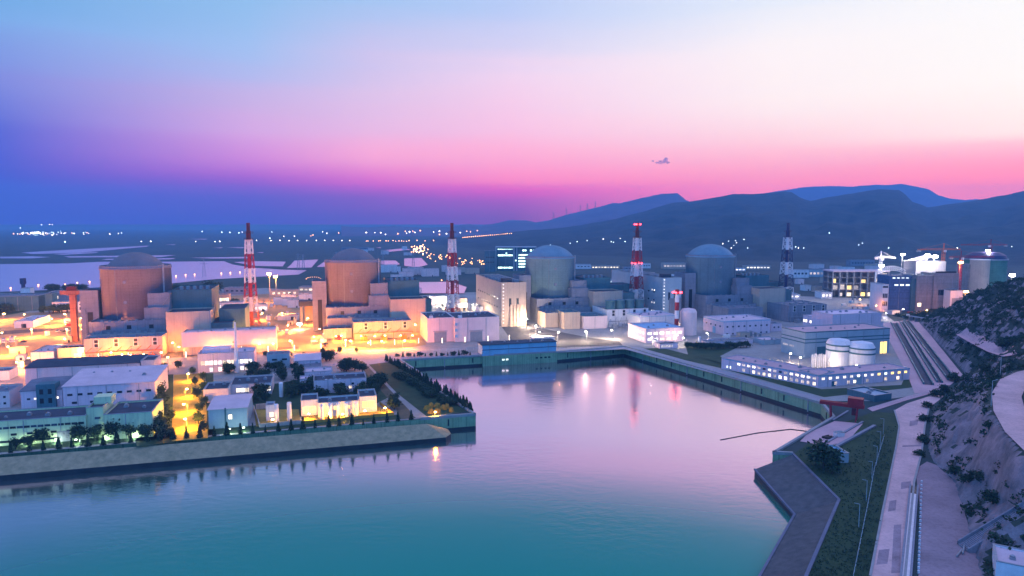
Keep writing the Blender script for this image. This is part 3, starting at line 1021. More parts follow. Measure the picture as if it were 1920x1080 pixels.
def gantry(px, py, zt, x0, x1, label):
    G = P(px, py); r = thing('transfer_gantry', label, 'gantry', (G.x, G.y, 0), TH)
    MB().box(-2.2, -2.2, 0, 2.2, 2.2, zt - 3.4).build('pillar', m_gan, r)
    MB().box(-3.4, -3, zt - 3.4, 3.4, 3, zt - 2.8).build('pillar_head', m_gan, r)
    MB().box(x0, -2.4, zt - 2.8, x1, 2.4, zt + .4).build('girder', m_gan, r)
    MB().box(-4, -2, zt + .4, 3, 2, zt + 4).build('trolley', m_dred, r)
m_gan = mat('rust_red_concrete', (.34, .13, .09), .8, .2, .15, joint=4, streak=.25)
gantry(142, 640, 43, -9, 24, 'rust red gantry on one tall pillar left of the leftmost dome')
G = P(563, 606); r = thing('portal_house', 'open portal house on four legs left of the rosy dome', 'portal', (G.x, G.y, 0), TH)
for x in (0, 13):
    for y in (0, 10): MB().box(x, y, 0, x + 2.4, y + 2.4, 17).build('leg', m_annex, r)
MB().box(-1, -1, 17, 17, 14, 22).build('roof', m_roofd, r)
MB().box(4, 14.5, 0, 12, 16, 17).build('back_wall', m_cream, r)
# ------------------------------------------------------------------ yards, roads and ground cover (sheets a few millimetres to centimetres apart)
def ground(name, pl, m, z):
    return struct(flat(px_poly(pl, 0), z).build(name, m))
ground('yard_pavement', [(-160, 866), (780, 786), (872, 772), (754, 674), (1165, 652), (1542, 752), (1640, 752), (1765, 735), (1800, 704), (1655, 585), (1640, 560), (1400, 552), (1100, 545), (880, 548), (750, 556), (500, 540), (330, 545), (-160, 552)], m_pave, .06)
ground('sodium_tint_yard', [(-160, 700), (40, 690), (300, 672), (560, 662), (770, 652), (800, 646), (770, 600), (740, 562), (560, 548), (330, 560), (120, 585), (-160, 590)], m_sod_tint, .085)  # lit copy of the yard pavement, tinted where the sodium lamps shine
G2 = .10
for pl in ([(690, 682), (742, 672), (795, 712), (836, 746), (876, 772), (800, 781), (745, 738)],
           [(470, 728), (560, 712), (690, 700), (735, 742), (700, 760), (480, 795)],
           [(250, 705), (325, 702), (325, 830), (255, 838)],
           [(385, 700), (400, 700), (402, 815), (388, 818)],
           [(-160, 862), (780, 784), (770, 776), (-160, 846)],
           [(1285, 648), (1405, 640), (1350, 668), (1380, 690), (1290, 665)],
           [(1190, 655), (1350, 690), (1545, 745), (1700, 728), (1730, 724), (1700, 700), (1690, 722), (1540, 730), (1350, 680), (1240, 652)]):
    ground('lawn', pl, m_grass, G2)
ground('garden_path', [(668, 678), (680, 677), (768, 770), (778, 784), (752, 786), (742, 765)], m_drygr, .15)
m_yard2 = mat('lamp_tint_yard', (.38, .26, .05), .9, .35, .07, space='w')  # yellow lamplight mixed into the colour of lane, courts and court wall
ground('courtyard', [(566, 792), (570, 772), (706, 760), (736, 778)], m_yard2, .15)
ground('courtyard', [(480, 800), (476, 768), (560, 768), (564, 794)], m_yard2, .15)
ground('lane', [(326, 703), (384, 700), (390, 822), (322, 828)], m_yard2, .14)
ground('roadway', [(936, 606), (962, 598), (1010, 615), (1110, 634), (1160, 640), (1168, 648), (1030, 652), (960, 640)], m_asph, .12)
ground('quay_road', [(540, 690), (760, 668), (1160, 648), (1200, 652), (1545, 748), (1552, 756), (1540, 756), (1172, 655), (760, 675), (690, 684)], m_road, .13)
ground('plant_road', [(-160, 695), (300, 672), (560, 656), (560, 650), (300, 662), (-160, 682)], m_asph, .12)
ground('plant_road', [(-160, 640), (170, 615), (170, 610), (-160, 632)], m_asph, .12)
ground('green_verge', [(-160, 612), (20, 590), (60, 582), (60, 578), (-160, 590)], m_grass, .12)
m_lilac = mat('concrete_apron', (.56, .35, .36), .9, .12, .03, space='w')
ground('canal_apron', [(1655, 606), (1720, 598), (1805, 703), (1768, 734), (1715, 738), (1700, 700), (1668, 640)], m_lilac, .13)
# right foreground
ground('grass_bank', [(1487, 852), (1560, 800), (1640, 772), (1677, 775), (1684, 800), (1680, 840), (1655, 960), (1632, 1080), (1610, 1190), (1470, 1190), (1512, 1080), (1573, 938)], m_grass, .10)
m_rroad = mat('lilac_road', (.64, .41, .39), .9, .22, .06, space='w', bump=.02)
ROAD = [(1612, 1190), (1632, 1080), (1655, 960), (1680, 840), (1686, 800), (1677, 770), (1700, 757), (1765, 736), (1772, 742), (1742, 765), (1734, 800), (1728, 850), (1714, 905), (1697, 1080), (1686, 1190)]
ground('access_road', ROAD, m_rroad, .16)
ground('dirt_track', [(1716, 880), (1738, 866), (1755, 872), (1792, 905), (1808, 960), (1845, 1080), (1888, 1190), (1715, 1190), (1722, 1080), (1726, 960)], mat('pink_dirt', (.30, .22, .24), .95, .25, .06, space='w'), .14)
ground('sluice_platform', [(1500, 828), (1516, 812), (1565, 790), (1618, 795), (1588, 830), (1545, 836)], m_lilac, .18)
ground('service_path', [(1626, 766), (1700, 744), (1762, 728), (1766, 733), (1700, 751), (1636, 772)], m_lilac, .19)
# worn patches and joints of the road
m_patch = mat('road_patch', (.34, .24, .26), .95, .3, .15, space='w')
for pl in ([(1692, 836), (1730, 834), (1730, 837), (1692, 839)], [(1668, 940), (1681, 938), (1679, 958), (1665, 960)], [(1690, 905), (1708, 903), (1707, 915), (1689, 918)], [(1648, 1032), (1668, 1030), (1664, 1058), (1643, 1060)],
           [(1706, 790), (1722, 788), (1720, 797), (1705, 800)], [(1676, 985), (1690, 984), (1688, 1075), (1671, 1076)]):
    ground('road_patch', pl, m_patch, .168)
# road kerbs
def kerb(l, name, label, m=None, w=.35, h=.5):
    mb = MB()
    pts = px_poly(l)
    for a, b in zip(pts, pts[1:]):
        n = V((b.y - a.y, a.x - b.x, 0)).normalized() * w
        mb.prism([(p.x, p.y) for p in (a - n, b - n, b + n, a + n)], .0, h)
    return tag(mb.build(name, m or m_cap), label, 'kerb', None, 'thing')
kerb(ROAD[:6], 'road_kerb', 'pale kerb along the water side of the lilac road')
kerb(ROAD[9:], 'road_kerb', 'pale kerb along the hill side of the lilac road')

# canals with walls
def canal(a, b, w, label):
    A, B_ = P(*a), P(*b)
    d = (B_ - A).normalized(); n = V((d.y, -d.x, 0))
    r = thing('canal_channel', label, 'canal', (0, 0, 0), 0, 'parallel concrete channels')
    q = lambda s, z: [(A + n * s).to_tuple()[:2] + (z,), (B_ + n * s).to_tuple()[:2] + (z,)]
    fl = MB(); l0, l1 = q(-w, .18), q(w, .18)
    fl.quad(l0[0], l1[0], l1[1], l0[1]); fl.build('channel_bed', m_roofd, r)
    for s in (-1, 1):
        p = [(A + n * s * w), (B_ + n * s * w), (B_ + n * s * (w + .7)), (A + n * s * (w + .7))]
        MB().prism([(v.x, v.y) for v in p], .1, 1.5).build('channel_wall', m_teal, r)
canal((1676, 606), (1741, 722), 2.2, 'leftmost dark channel of the three beside the big warehouse')
canal((1690, 604), (1762, 718), 1.1, 'narrow middle channel of the three beside the big warehouse')
canal((1699, 601), (1785, 714), 1.8, 'right channel of the three, next to the hillside')

# ------------------------------------------------------------------ buildings, left foreground
def B(name, label, cat, pxl, pyl, pxr, h, pyb=None, d=None, **k):
    A, w, dd = spec(pxl, pyl, pxr, h, pyb, d, k.get('rot', TH))
    return bldg(name, label, cat, A, w, dd, h, **k)
def corner(name, label, cat, px, py, pxr, pxb, h, **k):       # front left corner, right column, back left column
    A = P(px, py, h)
    e1, e2 = axes(k.get('rot', TH))
    return bldg(name, label, cat, A, reach(A, e1, pxr), reach(A, e2, pxb), h, **k)
m_mint = mat('mint_render', (.56, .66, .40), .8, .1, .12, vj=7, jamt=.14, streak=.2)
m_lil = mat('lilac_render', (.74, .57, .63), .75, .08, .12, vj=6, jamt=.1, streak=.14)
D2 = [m_glass, m_glass, m_dark]
b = B('workshop', 'long mint workshop with dark strip windows behind the cypress row', 'workshop', -90, 796, 160, 11.5, d=20, wm=m_mint, rm=m_roofd,
  wins=[('F', 18, 8.2, 2.3, 1.0, D2, .05, .99), ('F', 14, 5.0, 2.3, 1.0, [m_glass, m_dark, None], .05, .9), ('F', 18, 1.9, 2.3, 1.0, D2, .05, .8)], doors=[('F', .82, 5, 5, m_annex)], vents=5)
b = B('stair_tower', 'white stair tower rising between the mint workshop halves', 'stair tower', 161, 765, 193, 14.6, d=16, wm=m_mint, rm=m_roofd, wins=[('F', 1, 9.5, 2.4, 1, m_glass, .4, .9), ('F', 1, 6, 2.4, 1, m_glass, .4, .9)])
MB().box(1, 8, 14, 8.5, 15.5, 17.5).build('roof_house', m_mint, b)
B('workshop', 'windowless mint hall with dark roof at the orange lane', 'workshop', 194, 778, 285, 12, d=24, wm=m_mint, rm=m_roofd, wins=[('F', 1, 8, 1.8, 2.4, m_mint, .5, .75)], vents=2)
B('shed', 'white shed with pale sheet roof and a row of dark windows', 'shed', 117, 726, 290, 11.5, pyb=701, wm=m_lil, rm=m_roofl, roof='shed', par=2.6,
  wins=[('F', 9, 7.0, 2.5, 1.2, D2, .02, .98), ('F', 3, 2.5, 2.5, 1.2, D2, .02, .6)], vents=4)
b = B('office', 'low white office with grey hip roof left of the sheet roofed shed', 'office', 38, 734, 116, 9.5, pyb=708, wm=m_lil, rm=m_roof, roof='gable', par=2.5, wins=[('F', 5, 5, 1.6, 1, [m_glass, L_whi, m_glass], .1, .95)])
MB().box(8, -2, 0, 17, 6, 13).build('stair_block', m_teal, b)
for x in (10.5, 14.5):
    for z in (4, 9): MB().box(x - .9, -2.1, z - 1.4, x + .9, -1.95, z + 1.4).build('window', m_dark, b)
B('warehouse', 'long pale pink warehouse with dark roof behind the white shed', 'warehouse', 46, 691, 262, 11, pyb=679, wm=m_pink, rm=m_roofd, roof='shed', par=1.5, vents=0)
B('warehouse', 'short pink block at the right end of the long dark roofed warehouse', 'warehouse', 263.5, 676, 290, 12.4, d=18, wm=m_pink, rm=m_roofd, wins=[('F', 1, 8, 1.4, 1.6, L_cool, .3, .7)])
B('house', 'pink house with small windows at the left picture edge', 'house', -60, 738, 17, 9, d=18, wm=m_pink, rm=m_roof, wins=[('F', 6, 6, 1.2, 1.2, D2, .05, .95), ('F', 6, 2.5, 1.2, 1.2, D2, .05, .95)])
B('house', 'brightly lit small white house at the left edge by the road', 'house', -60, 699, 17, 6, d=14, wm=m_white, rm=m_roof)
B('gatehouse', 'white gatehouse with lilac roof on the orange lit yard', 'gatehouse', 57, 661, 101, 6, pyb=648, wm=m_white, rm=m_roofl)
B('storage_hall', 'low white storage hall with lilac roof at the far left yard', 'hall', 26, 603, 62, 6.5, pyb=592, wm=m_white, rm=m_roofl, doors=[('F', .5, 4, 4, m_dark)])
B('depot', 'dark green depot behind the trees at far left', 'depot', -60, 558, 72, 17, d=40, wm=m_teal, rm=m_roof)
B('depot', 'slim dark tower block beside the green depot', 'depot', 84, 551, 97, 19, d=16, wm=m_teal, rm=m_roofd)
B('office', 'pale office with two window rows behind the far left yard', 'office', 97, 567, 137, 11, d=14, wm=m_white, rm=m_roof, wins=[('F', 6, 8, 1.8, 1.4, D2, .05, .95), ('F', 6, 4, 1.8, 1.4, D2, .05, .95)])
B('office', 'small white office seen past the gantry column', 'office', 146, 566, 171, 12, d=14, wm=m_white, rm=m_roof, wins=[('F', 4, 9, 1.8, 1.4, D2, .05, .95), ('F', 3, 4.5, 3, 3.4, D2, .05, .95)])
B('long_hall', 'long grey hall behind the pale offices at far left', 'hall', 88, 549, 205, 13, d=30, wm=m_annex, rm=m_roof, wins=[('F', 2, 7, 2, 3.5, L_warm, .1, .18)])
B('estuary_house', 'white building with a dark water tower beside the estuary', 'building', 38, 541, 56, 14, d=14, wm=m_white, rm=m_roof, wins=[('F', 2, 4, 1.8, 1.8, L_whi, .2, .95)])
g_ = P(45, 556)
t_ = thing('water_tower', 'dark water tower rising above the estuary shore', 'water tower', g_)
MB().box(-1.6, -1.6, 0, 1.6, 1.6, 17).build('shaft', m_navy, t_); MB().box(-2.6, -2.6, 17, 2.6, 2.6, 25).build('tank', m_navy, t_)
B('office', 'pinkish flat building right behind the leftmost dome annex', 'office', 373, 547, 402, 17, d=18, wm=m_cream, rm=m_roofd, wins=[('L', 3, 9, 2.5, 4, L_whi, .1, .9)])
for k, (x0, y0, x1, h, lab, lit) in enumerate([
    (404, 553, 430, 11, 'low lit shed left of the orange footed chimney', L_warm), (405, 568, 455, 8, 'flat pale shed with glowing front left of the chimney', L_whi),
    (478, 571, 500, 8, 'small bright shed right behind the orange footed chimney', L_whi), (505, 545, 560, 7, 'low shed under the twin floodlights', L_warm),
    (560, 552, 588, 9, 'grey shed with flat roof left of the rosy dome', None), (520, 592, 560, 5, 'low pinkish store in the middle of the orange yard', None),
    (716, 546, 752, 10, 'dim shed right of the rosy dome', None), (752, 562, 800, 8, 'long low white shed by the second chimney', L_whi),
    (808, 556, 838, 12, 'bright white tank house beside the second chimney', L_whi), (858, 560, 876, 14, 'bright white block before the pinkish turbine hall', L_whi),
    (898, 575, 932, 11, 'small pale annex at the foot of the pinkish turbine hall', None)]):
    B('yard_shed', lab, 'shed', x0, y0, x1, h, d=16, wm=m_white if k % 3 else m_cream, rm=m_roof,
      wins=[('F', 5, h * .45, 3, h * .35, lit, .05, .95)] if lit else (), doors=[('F', .7, 3, 3.4, m_dark)])
# garden and service court in the middle
b = B('hall', 'white green twin bay hall at the end of the yellow lane', 'hall', 390, 769, 463, 9.6, pyb=743, wm=m_blug, rm=m_roofl, roof='gable', par=.7, wins=[('F', 1, 5.5, 1.5, 2.2, L_warm, .52, .6)])
w_ = reach(P(390, 769, 9.6), E1, 463)
MB().box(w_ * .42, -.5, 0, w_ * .46, -.05, 10.2).build('downpipe_duct', m_teal, b)
B('house', 'small white house with dark roof beside the yellow lane', 'house', 381, 731, 428, 7.5, pyb=717, wm=m_pink, rm=m_roofd)
B('house', 'low white house with large lit windows behind the garden trees', 'house', 430, 722, 509, 7, pyb=706, wm=m_pink, rm=m_roofd, wins=[('F', 8, 3.6, 2.2, 2.2, [L_whi, L_whi, None, L_warm], .15, .98)])
b = B('office', 'two storey lilac office with paired lit windows behind the white mast', 'office', 370, 664, 476, 13, d=18, wm=m_lil, rm=m_roofl,
      wins=[('F', 12, 6.6, 2.1, 2.6, [L_whi, L_whi, L_whi, L_warm], .04, .97), ('F', 12, 2.0, 2.1, 2.6, [L_whi, None, L_dim], .04, .97)])
MB().box(2, 5, 12.3, 20, 15, 15.6).build('roof_house', m_lil, b)
B('house', 'blue grey box house with two dark windows on the orange road', 'house', 500, 665, 543, 10, pyb=659, wm=m_blug, rm=m_roof, wins=[('F', 2, 6.2, 3.4, 1.2, m_dark, .12, .98)])
B('hall', 'lilac gabled hall right of the blue grey box house', 'hall', 552, 677, 601, 6, pyb=664, wm=m_lil, rm=m_roofl, roof='gable', par=2)
B('house', 'dark roofed low house in front of the lilac gabled hall', 'house', 560, 689, 603, 4.5, pyb=677, wm=m_lil, rm=m_roof)
B('house', 'white terrace house with stepped roof amid the garden', 'house', 571, 698, 623, 6, pyb=690, wm=m_lil, rm=m_roofl, wins=[('F', 4, 2.5, 1.4, 1.8, D2, .1, .9)])
B('house', 'white villa with dark roof in front of the peninsula path', 'house', 588, 714, 687, 8, pyb=703, wm=m_lil, rm=m_roofd, wins=[('F', 4, 5, 1.4, 1.2, D2, .3, 1), ('F', 2, 3, 1.6, 1.6, [L_warm, m_glass], .6, .95)])
B('house', 'small white wing attached left of the dark roofed villa', 'house', 562, 711, 587.5, 6.5, d=9, wm=m_lil, rm=m_lil)
b = B('service_building', 'yellow lit service building with columns above the cypress row', 'service building', 596, 756, 673, 7.6, d=13, wm=m_white, rm=m_roofd, wins=[('F', 6, 4.6, 1.6, 1.8, [L_yel, L_warm, None], .02, .98)])
B('service_building', 'glowing left end block of the yellow lit service court', 'service building', 564, 751, 595.6, 8.4, d=14, wm=m_white, rm=m_roofd, wins=[('F', 1, 3.2, 6.5, 3.2, L_yel, .05, .95)])
B('service_building', 'glowing right end block of the yellow lit service court', 'service building', 673.5, 744, 706, 8.6, d=16, wm=m_white, rm=m_roofd, wins=[('F', 1, 4.4, 6.5, 3.2, L_yel, .1, .95)])
B('kiosk', 'small white kiosk with lit window left of two pale silos', 'kiosk', 498, 760, 514, 8.2, d=7, wm=m_white, rm=m_roof, wins=[('F', 1, 3.2, 1.8, 2.4, L_warm, .4, .9)])
def silo(px, py, r_, h, label, grp, m=None, dome=True):
    p = P(px, py)
    o = thing('silo', label, 'silo', p, 0, grp)
    MB().lathe([(r_, 0), (r_, h)], 24).build('shell', m or m_wht, o, smooth=False)
    MB().lathe([(r_ + .05, h), (r_ * .8, h + r_ * .35), (.05, h + r_ * .5)], 24).build('cap', m or m_wht, o)
    return o
silo(519, 792, 1.15, 9, 'slim white silo just right of the small kiosk', 'slim white silos')
silo(543, 788, 1.15, 9, 'slim white silo alone before the brown court wall', 'slim white silos')
silo(527.5, 744, 1.15, 8, 'short white silo among the dark garden trees', 'slim white silos')
for i, x in enumerate((604, 620, 635, 650, 668)):
    silo(x, 786 - i * 1.3, .95, 7.4, '%s from the left of the columns lit yellow before the service court' % nth(i), 'columns of the lit court')
for i, x in enumerate((612, 621, 630, 638)):
    silo(x, 734 - i * .4, .95, 7, '%s from the left of the pale upright tanks before the dark roofed villa' % nth(i), 'tanks before the villa')
def wall(l, label, m, h=2.0, name='garden_wall'):
    mb = MB()
    pts = px_poly(l)
    for a, b in zip(pts, pts[1:]):
        n = V((b.y - a.y, a.x - b.x, 0)).normalized() * .2
        mb.prism([(p.x, p.y) for p in (a - n, b - n, b + n, a + n)], 0, h)
    return tag(mb.build(name, m), label, 'wall', None, 'thing')
wall([(476, 766), (487, 802), (565, 795)], 'low pale wall round the brown silo court', m_hall, 2)
wall([(566, 796), (738, 779), (712, 758)], 'low wall round the yellow glowing court', m_yard2, 1.6)
wall([(480, 768), (500, 766)], 'short wall behind the small kiosk', m_hall, 3)

# long pink shed with overhanging fascia
b = B('long_shed', 'long pink shed with broad overhanging band before the leftmost dome', 'shed', 342, 624, 517, 17.5, d=16, wm=m_hall, rm=m_roofl)
A, w, d = spec(342, 624, 517, 17.5, d=16)
MB().box(-.5, -1.8, 6.5, w + .5, -.02, 17.9).build('fascia', m_pink, b)
# white twin halls
for px_, pr, lab in ((801, 851.5, 'left tall white hall with dark roof and grey gate'), (852.3, 936, 'right tall white hall with dark roof and grey gate')):
    A = P(801, 597, 20.5) if px_ < 850 else P(852.3, 597.0, 20.2)
    ww, dd = reach(A, E1, pr), 40 if px_ < 850 else 38
    b = bldg('tall_hall', lab, 'hall', A, ww, dd, 20.5 if px_ < 850 else 20.2, m_pink, m_roofd, par=.6, doors=[('F', .48, 10.5, 8.5, m_steel)])
    MB().box(ww * .48 - 6, -.5, 9, ww * .48 + 6, -.02, 9.5).build('canopy', m_steel, b)
    if px_ > 850:
        for z in (4, 9, 14): MB().box(.2, -1, z, 2.2, -.05, z + 2.2).build('duct_box', m_blue, b)
    MB().box(ww * .1, 2, 19.5, ww * .1 + 3, 4.5, 22).build('roof_house', m_white, b)
# pump house on the basin wall
b = B('pump_house', 'bright blue pump house with dark roof on the basin wall', 'pump house', 904, 648, 1043, 8, d=13, wm=m_blue, rm=m_roofd, par=.2)
A, w, d = spec(904, 648, 1043, 8, d=13)
MB().box(-.6, -.7, 8.2, w + .6, d + .6, 8.6).build('roof_slab', m_roofd, b)
MB().box(-.1, -.2, 4.3, w + .1, -.02, 4.7).build('cladding_rail', m_navy, b)
MB().box(0, -2.2, -9, w, -.05, 0.0).build('intake_face', m_quay, b)
for i, (u, m) in enumerate(((.27, L_cool), (.32, L_cool), (.72, m_dark), (.78, m_dark), (.84, m_dark), (.89, m_dark))):
    put(b, 'intake_opening', 'F', u, -3.2, 1.9, 1.2, m, w, d).location.y = -2.2
B('kiosk', 'small white roofed kiosk behind the blue pump house', 'kiosk', 1001, 634, 1040, 4, d=10, wm=m_white, rm=m_roof)

# ------------------------------------------------------------------ right of the basin
corner('hall', 'glowing white hall with lilac roof below the beacon chimney', 'hall', 1199, 593, 1268, 1170, 13.5, wm=m_white, rm=m_roofl, bands=[(12.6, .5, m_blue)])
b = corner('office', 'two storey lilac office with bright windows and blue roof edge', 'office', 1211, 617, 1282, 1178, 12, wm=m_lil, rm=m_blue,
  wins=[('F', 6, 8, 3.4, 2, L_whi, .02, .98), ('F', 5, 3, 3.4, 2, [L_whi, L_warm], .02, .85), ('L', 4, 8, 2.4, 2, L_whi, .3, .95), ('L', 4, 3, 2.4, 2, L_whi, .3, .95)], vents=3)
silo(1290, 627, 7.3, 20.5, 'large pinkish storage tank between office and lilac hall', 'storage tanks', m_pink)
corner('hall', 'lilac hall with row of small dark windows and blue eave band', 'hall', 1357, 602, 1445, 1319, 13, wm=m_lil, rm=m_roofl, vents=5, bands=[(11.8, .7, m_blue)],
  wins=[('F', 8, 7.6, 1.8, 1.4, m_glass, .02, .98), ('L', 4, 7.6, 1.8, 1.4, m_glass, .05, .95), ('F', 8, 1.2, 1.8, 1.2, m_glass, .02, .98)], doors=[('L', .55, 5, 6, m_blue)])
B('house', 'small lilac annex at the right end of the lilac hall', 'house', 1446, 607, 1466, 7.5, d=14, wm=m_lil, rm=m_roof, wins=[('F', 2, 4, 1.6, 1.4, m_glass, .1, .9)])
B('shed', 'long low lilac shed in front of the lilac hall', 'shed', 1324, 641, 1412, 3.8, d=12, wm=m_lil, rm=m_roof)
B('canopy', 'thin roofed canopy beside the striped warehouse', 'canopy', 1432, 638, 1464, 4, d=16, wm=m_blug, rm=m_roofl)
B('guard_hut', 'small guard hut with glowing windows by the basin road', 'guard hut', 1238, 645, 1272, 4, d=9, wm=m_lil, rm=m_roofd, wins=[('F', 5, 2, 1.5, 1.8, L_dim, .05, .7), ('L', 1, 2, 1.5, 1.6, L_warm, .2, .8)])
silo(1249 + 62, 648, 1.2, 7, 'small white gas tank near the bright floodlight', 'storage tanks')
corner('warehouse', 'striped pale warehouse with lit left end behind two white tanks', 'warehouse', 1510, 623, 1669, 1466, 19.5, wm=m_blug, rm=m_lilac, vents=6, par=.5,
  bands=[(13.6, .8, m_teal), (11.0, .8, m_teal), (18.8, .75, m_teal)], doors=[('F', .93, 6, 9, L_yel), ('F', .2, 9, 8, m_teal), ('F', .42, 9, 8, m_teal)], wins=[('L', 2, 7, 5, 1.2, L_dim, .05, .6)])
corner('warehouse', 'dim purple building with a line of small lit windows', 'warehouse', 1588, 606, 1656, 1506, 14, wm=m_lil, rm=m_lil, wins=[('L', 14, 9, 2.0, 2.4, [L_whi, L_whi, L_whi, None], .0, .75), ('F', 1, 5, 2, 2, L_whi, .85, .95)])
A = P(1566, 603, 15); 
B('warehouse', 'higher purple windowless block behind the striped warehouse', 'warehouse', 1562, 590, 1653, 22, d=26, wm=m_lil, rm=m_lil)
def tank(px, py, r_, h, label):
    o = silo(px, py, r_, h, label, 'white storage tanks', m_white)
    MB().lathe([(r_ + .12, h * .72), (r_ + .12, h * .79)], 32).build('tank_band', m_teal, o)
    MB().lathe([(r_ + .2, h - .9), (r_ + .2, h + .05)], 32).build('tank_rim', m_teal, o)
    return o
tank(1571, 688, 8.2, 16.5, 'left of the two white storage tanks behind the low office')
tank(1613.5, 692, 8.6, 15.5, 'right of the two white storage tanks behind the low office')
# low two wing office
pa, pc, pe = P(1353, 671, 7.6), P(1535, 704, 7.6), P(1706, 690, 7.6)
ang1 = atan2(pc.y - pa.y, pc.x - pa.x)
LW = [L_whi, L_whi, L_whi, L_dim, L_warm, m_glass, L_dim]
LW2 = [L_dim, L_whi, None, L_dim, L_warm]
b = bldg('low_office', 'low lilac office wing with rows of lit windows facing the basin', 'office', pa, (pc - pa).length, 19, 7.6, m_lil, m_lilac, rot=ang1, vents=6, par=.5,
     wins=[('F', 15, 5.4, 2.0, 1.3, LW, .17, .99), ('F', 15, 2.0, 1.8, 1.9, LW2, .17, .99), ('F', 2, 2.2, 1, 1.6, L_cool, .05, .12)], bands=[(6.9, .5, m_blue)])
ang2 = atan2(pe.y - pc.y, pe.x - pc.x)
A = pc + V((cos(ang2), sin(ang2), 0)) * .1
b = bldg('low_office', 'low lilac office wing with lit windows facing the gantry crane', 'office', A, (pe - pc).length, 17, 7.5, m_lil, m_lilac, rot=ang2, vents=4, par=.5,
     wins=[('F', 13, 5.3, 2.0, 1.3, [L_whi, L_yel, L_whi, L_cool], .01, .99), ('F', 13, 1.9, 1.9, 1.9, [L_warm, None, L_dim, None], .01, .9)], bands=[(6.8, .5, m_blue)], doors=[('F', .16, 3, 3.2, m_teal), ('F', .42, 6, 5, m_blug)])
for i in range(9):
    p = P(1522 + i * 3.6, 690 - (i % 3))
    o = thing('gas_bottle', '%s from the left of the bright white cylinders beside the white tanks' % nth(i), 'cylinder', p, 0, 'bright cylinders by the tanks')
    MB().lathe([(.5, 0), (.5, 9 - (i % 2)), (.1, 9.8)], 10).build('shell', m_wht, o)
B('shelter', 'flat blue grey shelter on the lawn by the gantry crane', 'shelter', 1640, 742, 1672, 3.6, d=18, wm=m_teal, rm=m_blug, rot=TH + .15)
B('pump_shed', 'blue roofed concrete shed on the right grass bank', 'shed', 1550, 851, 1592, 4.2, d=11, wm=m_blug, rm=m_blue, rot=TH - .2)
B('deck_box', 'small pale concrete box on the sluice platform', 'box', 1570, 812, 1584, 2.2, d=2.5, wm=m_white, rm=m_white)

# red gantry crane
p1, p2 = P(1556, 783), P(1607, 790)
r = thing('gantry_crane', 'dark red gantry crane standing over the sluice channel', 'gantry crane', (p1 + p2) / 2, atan2((p2 - p1).y, (p2 - p1).x))
L2 = (p2 - p1).length / 2
for s in (-1, 1):
    for y in (-2.2, 2.2):
        MB().tube((s * L2 - s * .5, y * 1.2, 0), (s * L2, y * .6, 7), .45).build('leg', m_red, r)
MB().box(-L2 - 5, -1.6, 7, L2 + 3, -.7, 8.6).build('girder', m_red, r)
MB().box(-L2 - 5, .7, 7, L2 + 3, 1.6, 8.6).build('girder', m_red, r)
MB().box(L2 - 4.5, -2.4, 8.65, L2 + 2.5, 2.4, 12).build('machine_house', m_red, r)
MB().box(L2 - 2.6, -1.5, 3.2, L2 - .6, 1.5, 6.9).build('cabin', m_dred, r)
# floating boom on the water
r = thing('floating_boom', 'thin dark floating boom lying on the pink water', 'boom')
l = [P(1351, 825, WZ), P(1420, 812, WZ), P(1482, 805, WZ), P(1515, 809, WZ)]
for a, b in zip(l, l[1:]): MB().tube(a, b, .32, 6).build('float_line', m_dark, r)

# conveyor, trough and corner roof at lower right
r = thing('trough', 'long white concrete trough beside the lilac road', 'trough')
a, b = P(1714, 912), P(1696, 1110)
for w0, w1, z, m, n in ((-.9, .9, .35, m_wht, 'trough_lid'), (-1.5, -.95, .9, m_annex, 'side_wall'), (.95, 1.5, .9, m_annex, 'side_wall')):
    d = (b - a).normalized(); nn = V((d.y, -d.x, 0))
    aa = a + (d * 9 if n == 'trough_lid' else d * 0)
    MB().prism([(v.x, v.y) for v in (aa + nn * w0, b + nn * w0, b + nn * w1, aa + nn * w1)], .2, z).build(n, m, r)
MB().quad(*[tuple(v.xy) + (.24,) for v in (a + nn * -.9, a + d * 9 + nn * -.9, a + d * 9 + nn * .9, a + nn * .9)]).build('dark_inlet', m_dark, r)
for i in range(24):
    t = i / 23
    p = P(1728 + (1722 - 1728) * t, 905 + 170 * t ** 1.0)
    o = MB().box(-.25, -.25, 0, .25, .25, .9).build('bollard', m_wht)
    o.location = p
    tag(o, '%s white bollard from the far end beside the trough' % nth(i), 'bollard', 'white bollards by the trough', 'thing')

# sluice gear
def rail(a, b, name, label, w=.5, h=.7, m=None):
    A, B_ = P(*a), P(*b)
    n = V((B_.y - A.y, A.x - B_.x, 0)).normalized() * w
    o = MB().prism([(p.x, p.y) for p in (A - n, B_ - n, B_ + n, A + n)], .1, h).build(name, m or m_annex)
    return tag(o, label, 'rail', None, 'thing')
rail((1618, 792), (1520, 848), 'crane_rail', 'crane rail on the land side of the sluice platform')
rail((1640, 800), (1552, 848), 'pipe_duct', 'concrete pipe duct beside the blue roofed shed', .7, 1.0)
rail((1590, 772), (1562, 789), 'crane_rail', 'short crane rail under the red gantry crane')
for i, (x, y, lab) in enumerate(((1552, 822, 'dark stop log stack lying on the sluice platform'), (1536, 832, 'dark gate frame lying at the edge of the sluice platform'))):
    r = thing('gate_frame', lab, 'gate frame', P(x, y), .5 + i)
    for k in range(4): MB().box(-2.4, -1.4 + k * .8, .2, 2.4, -1.0 + k * .8, .9 + .2 * (k % 2)).build('beam', m_dark, r)
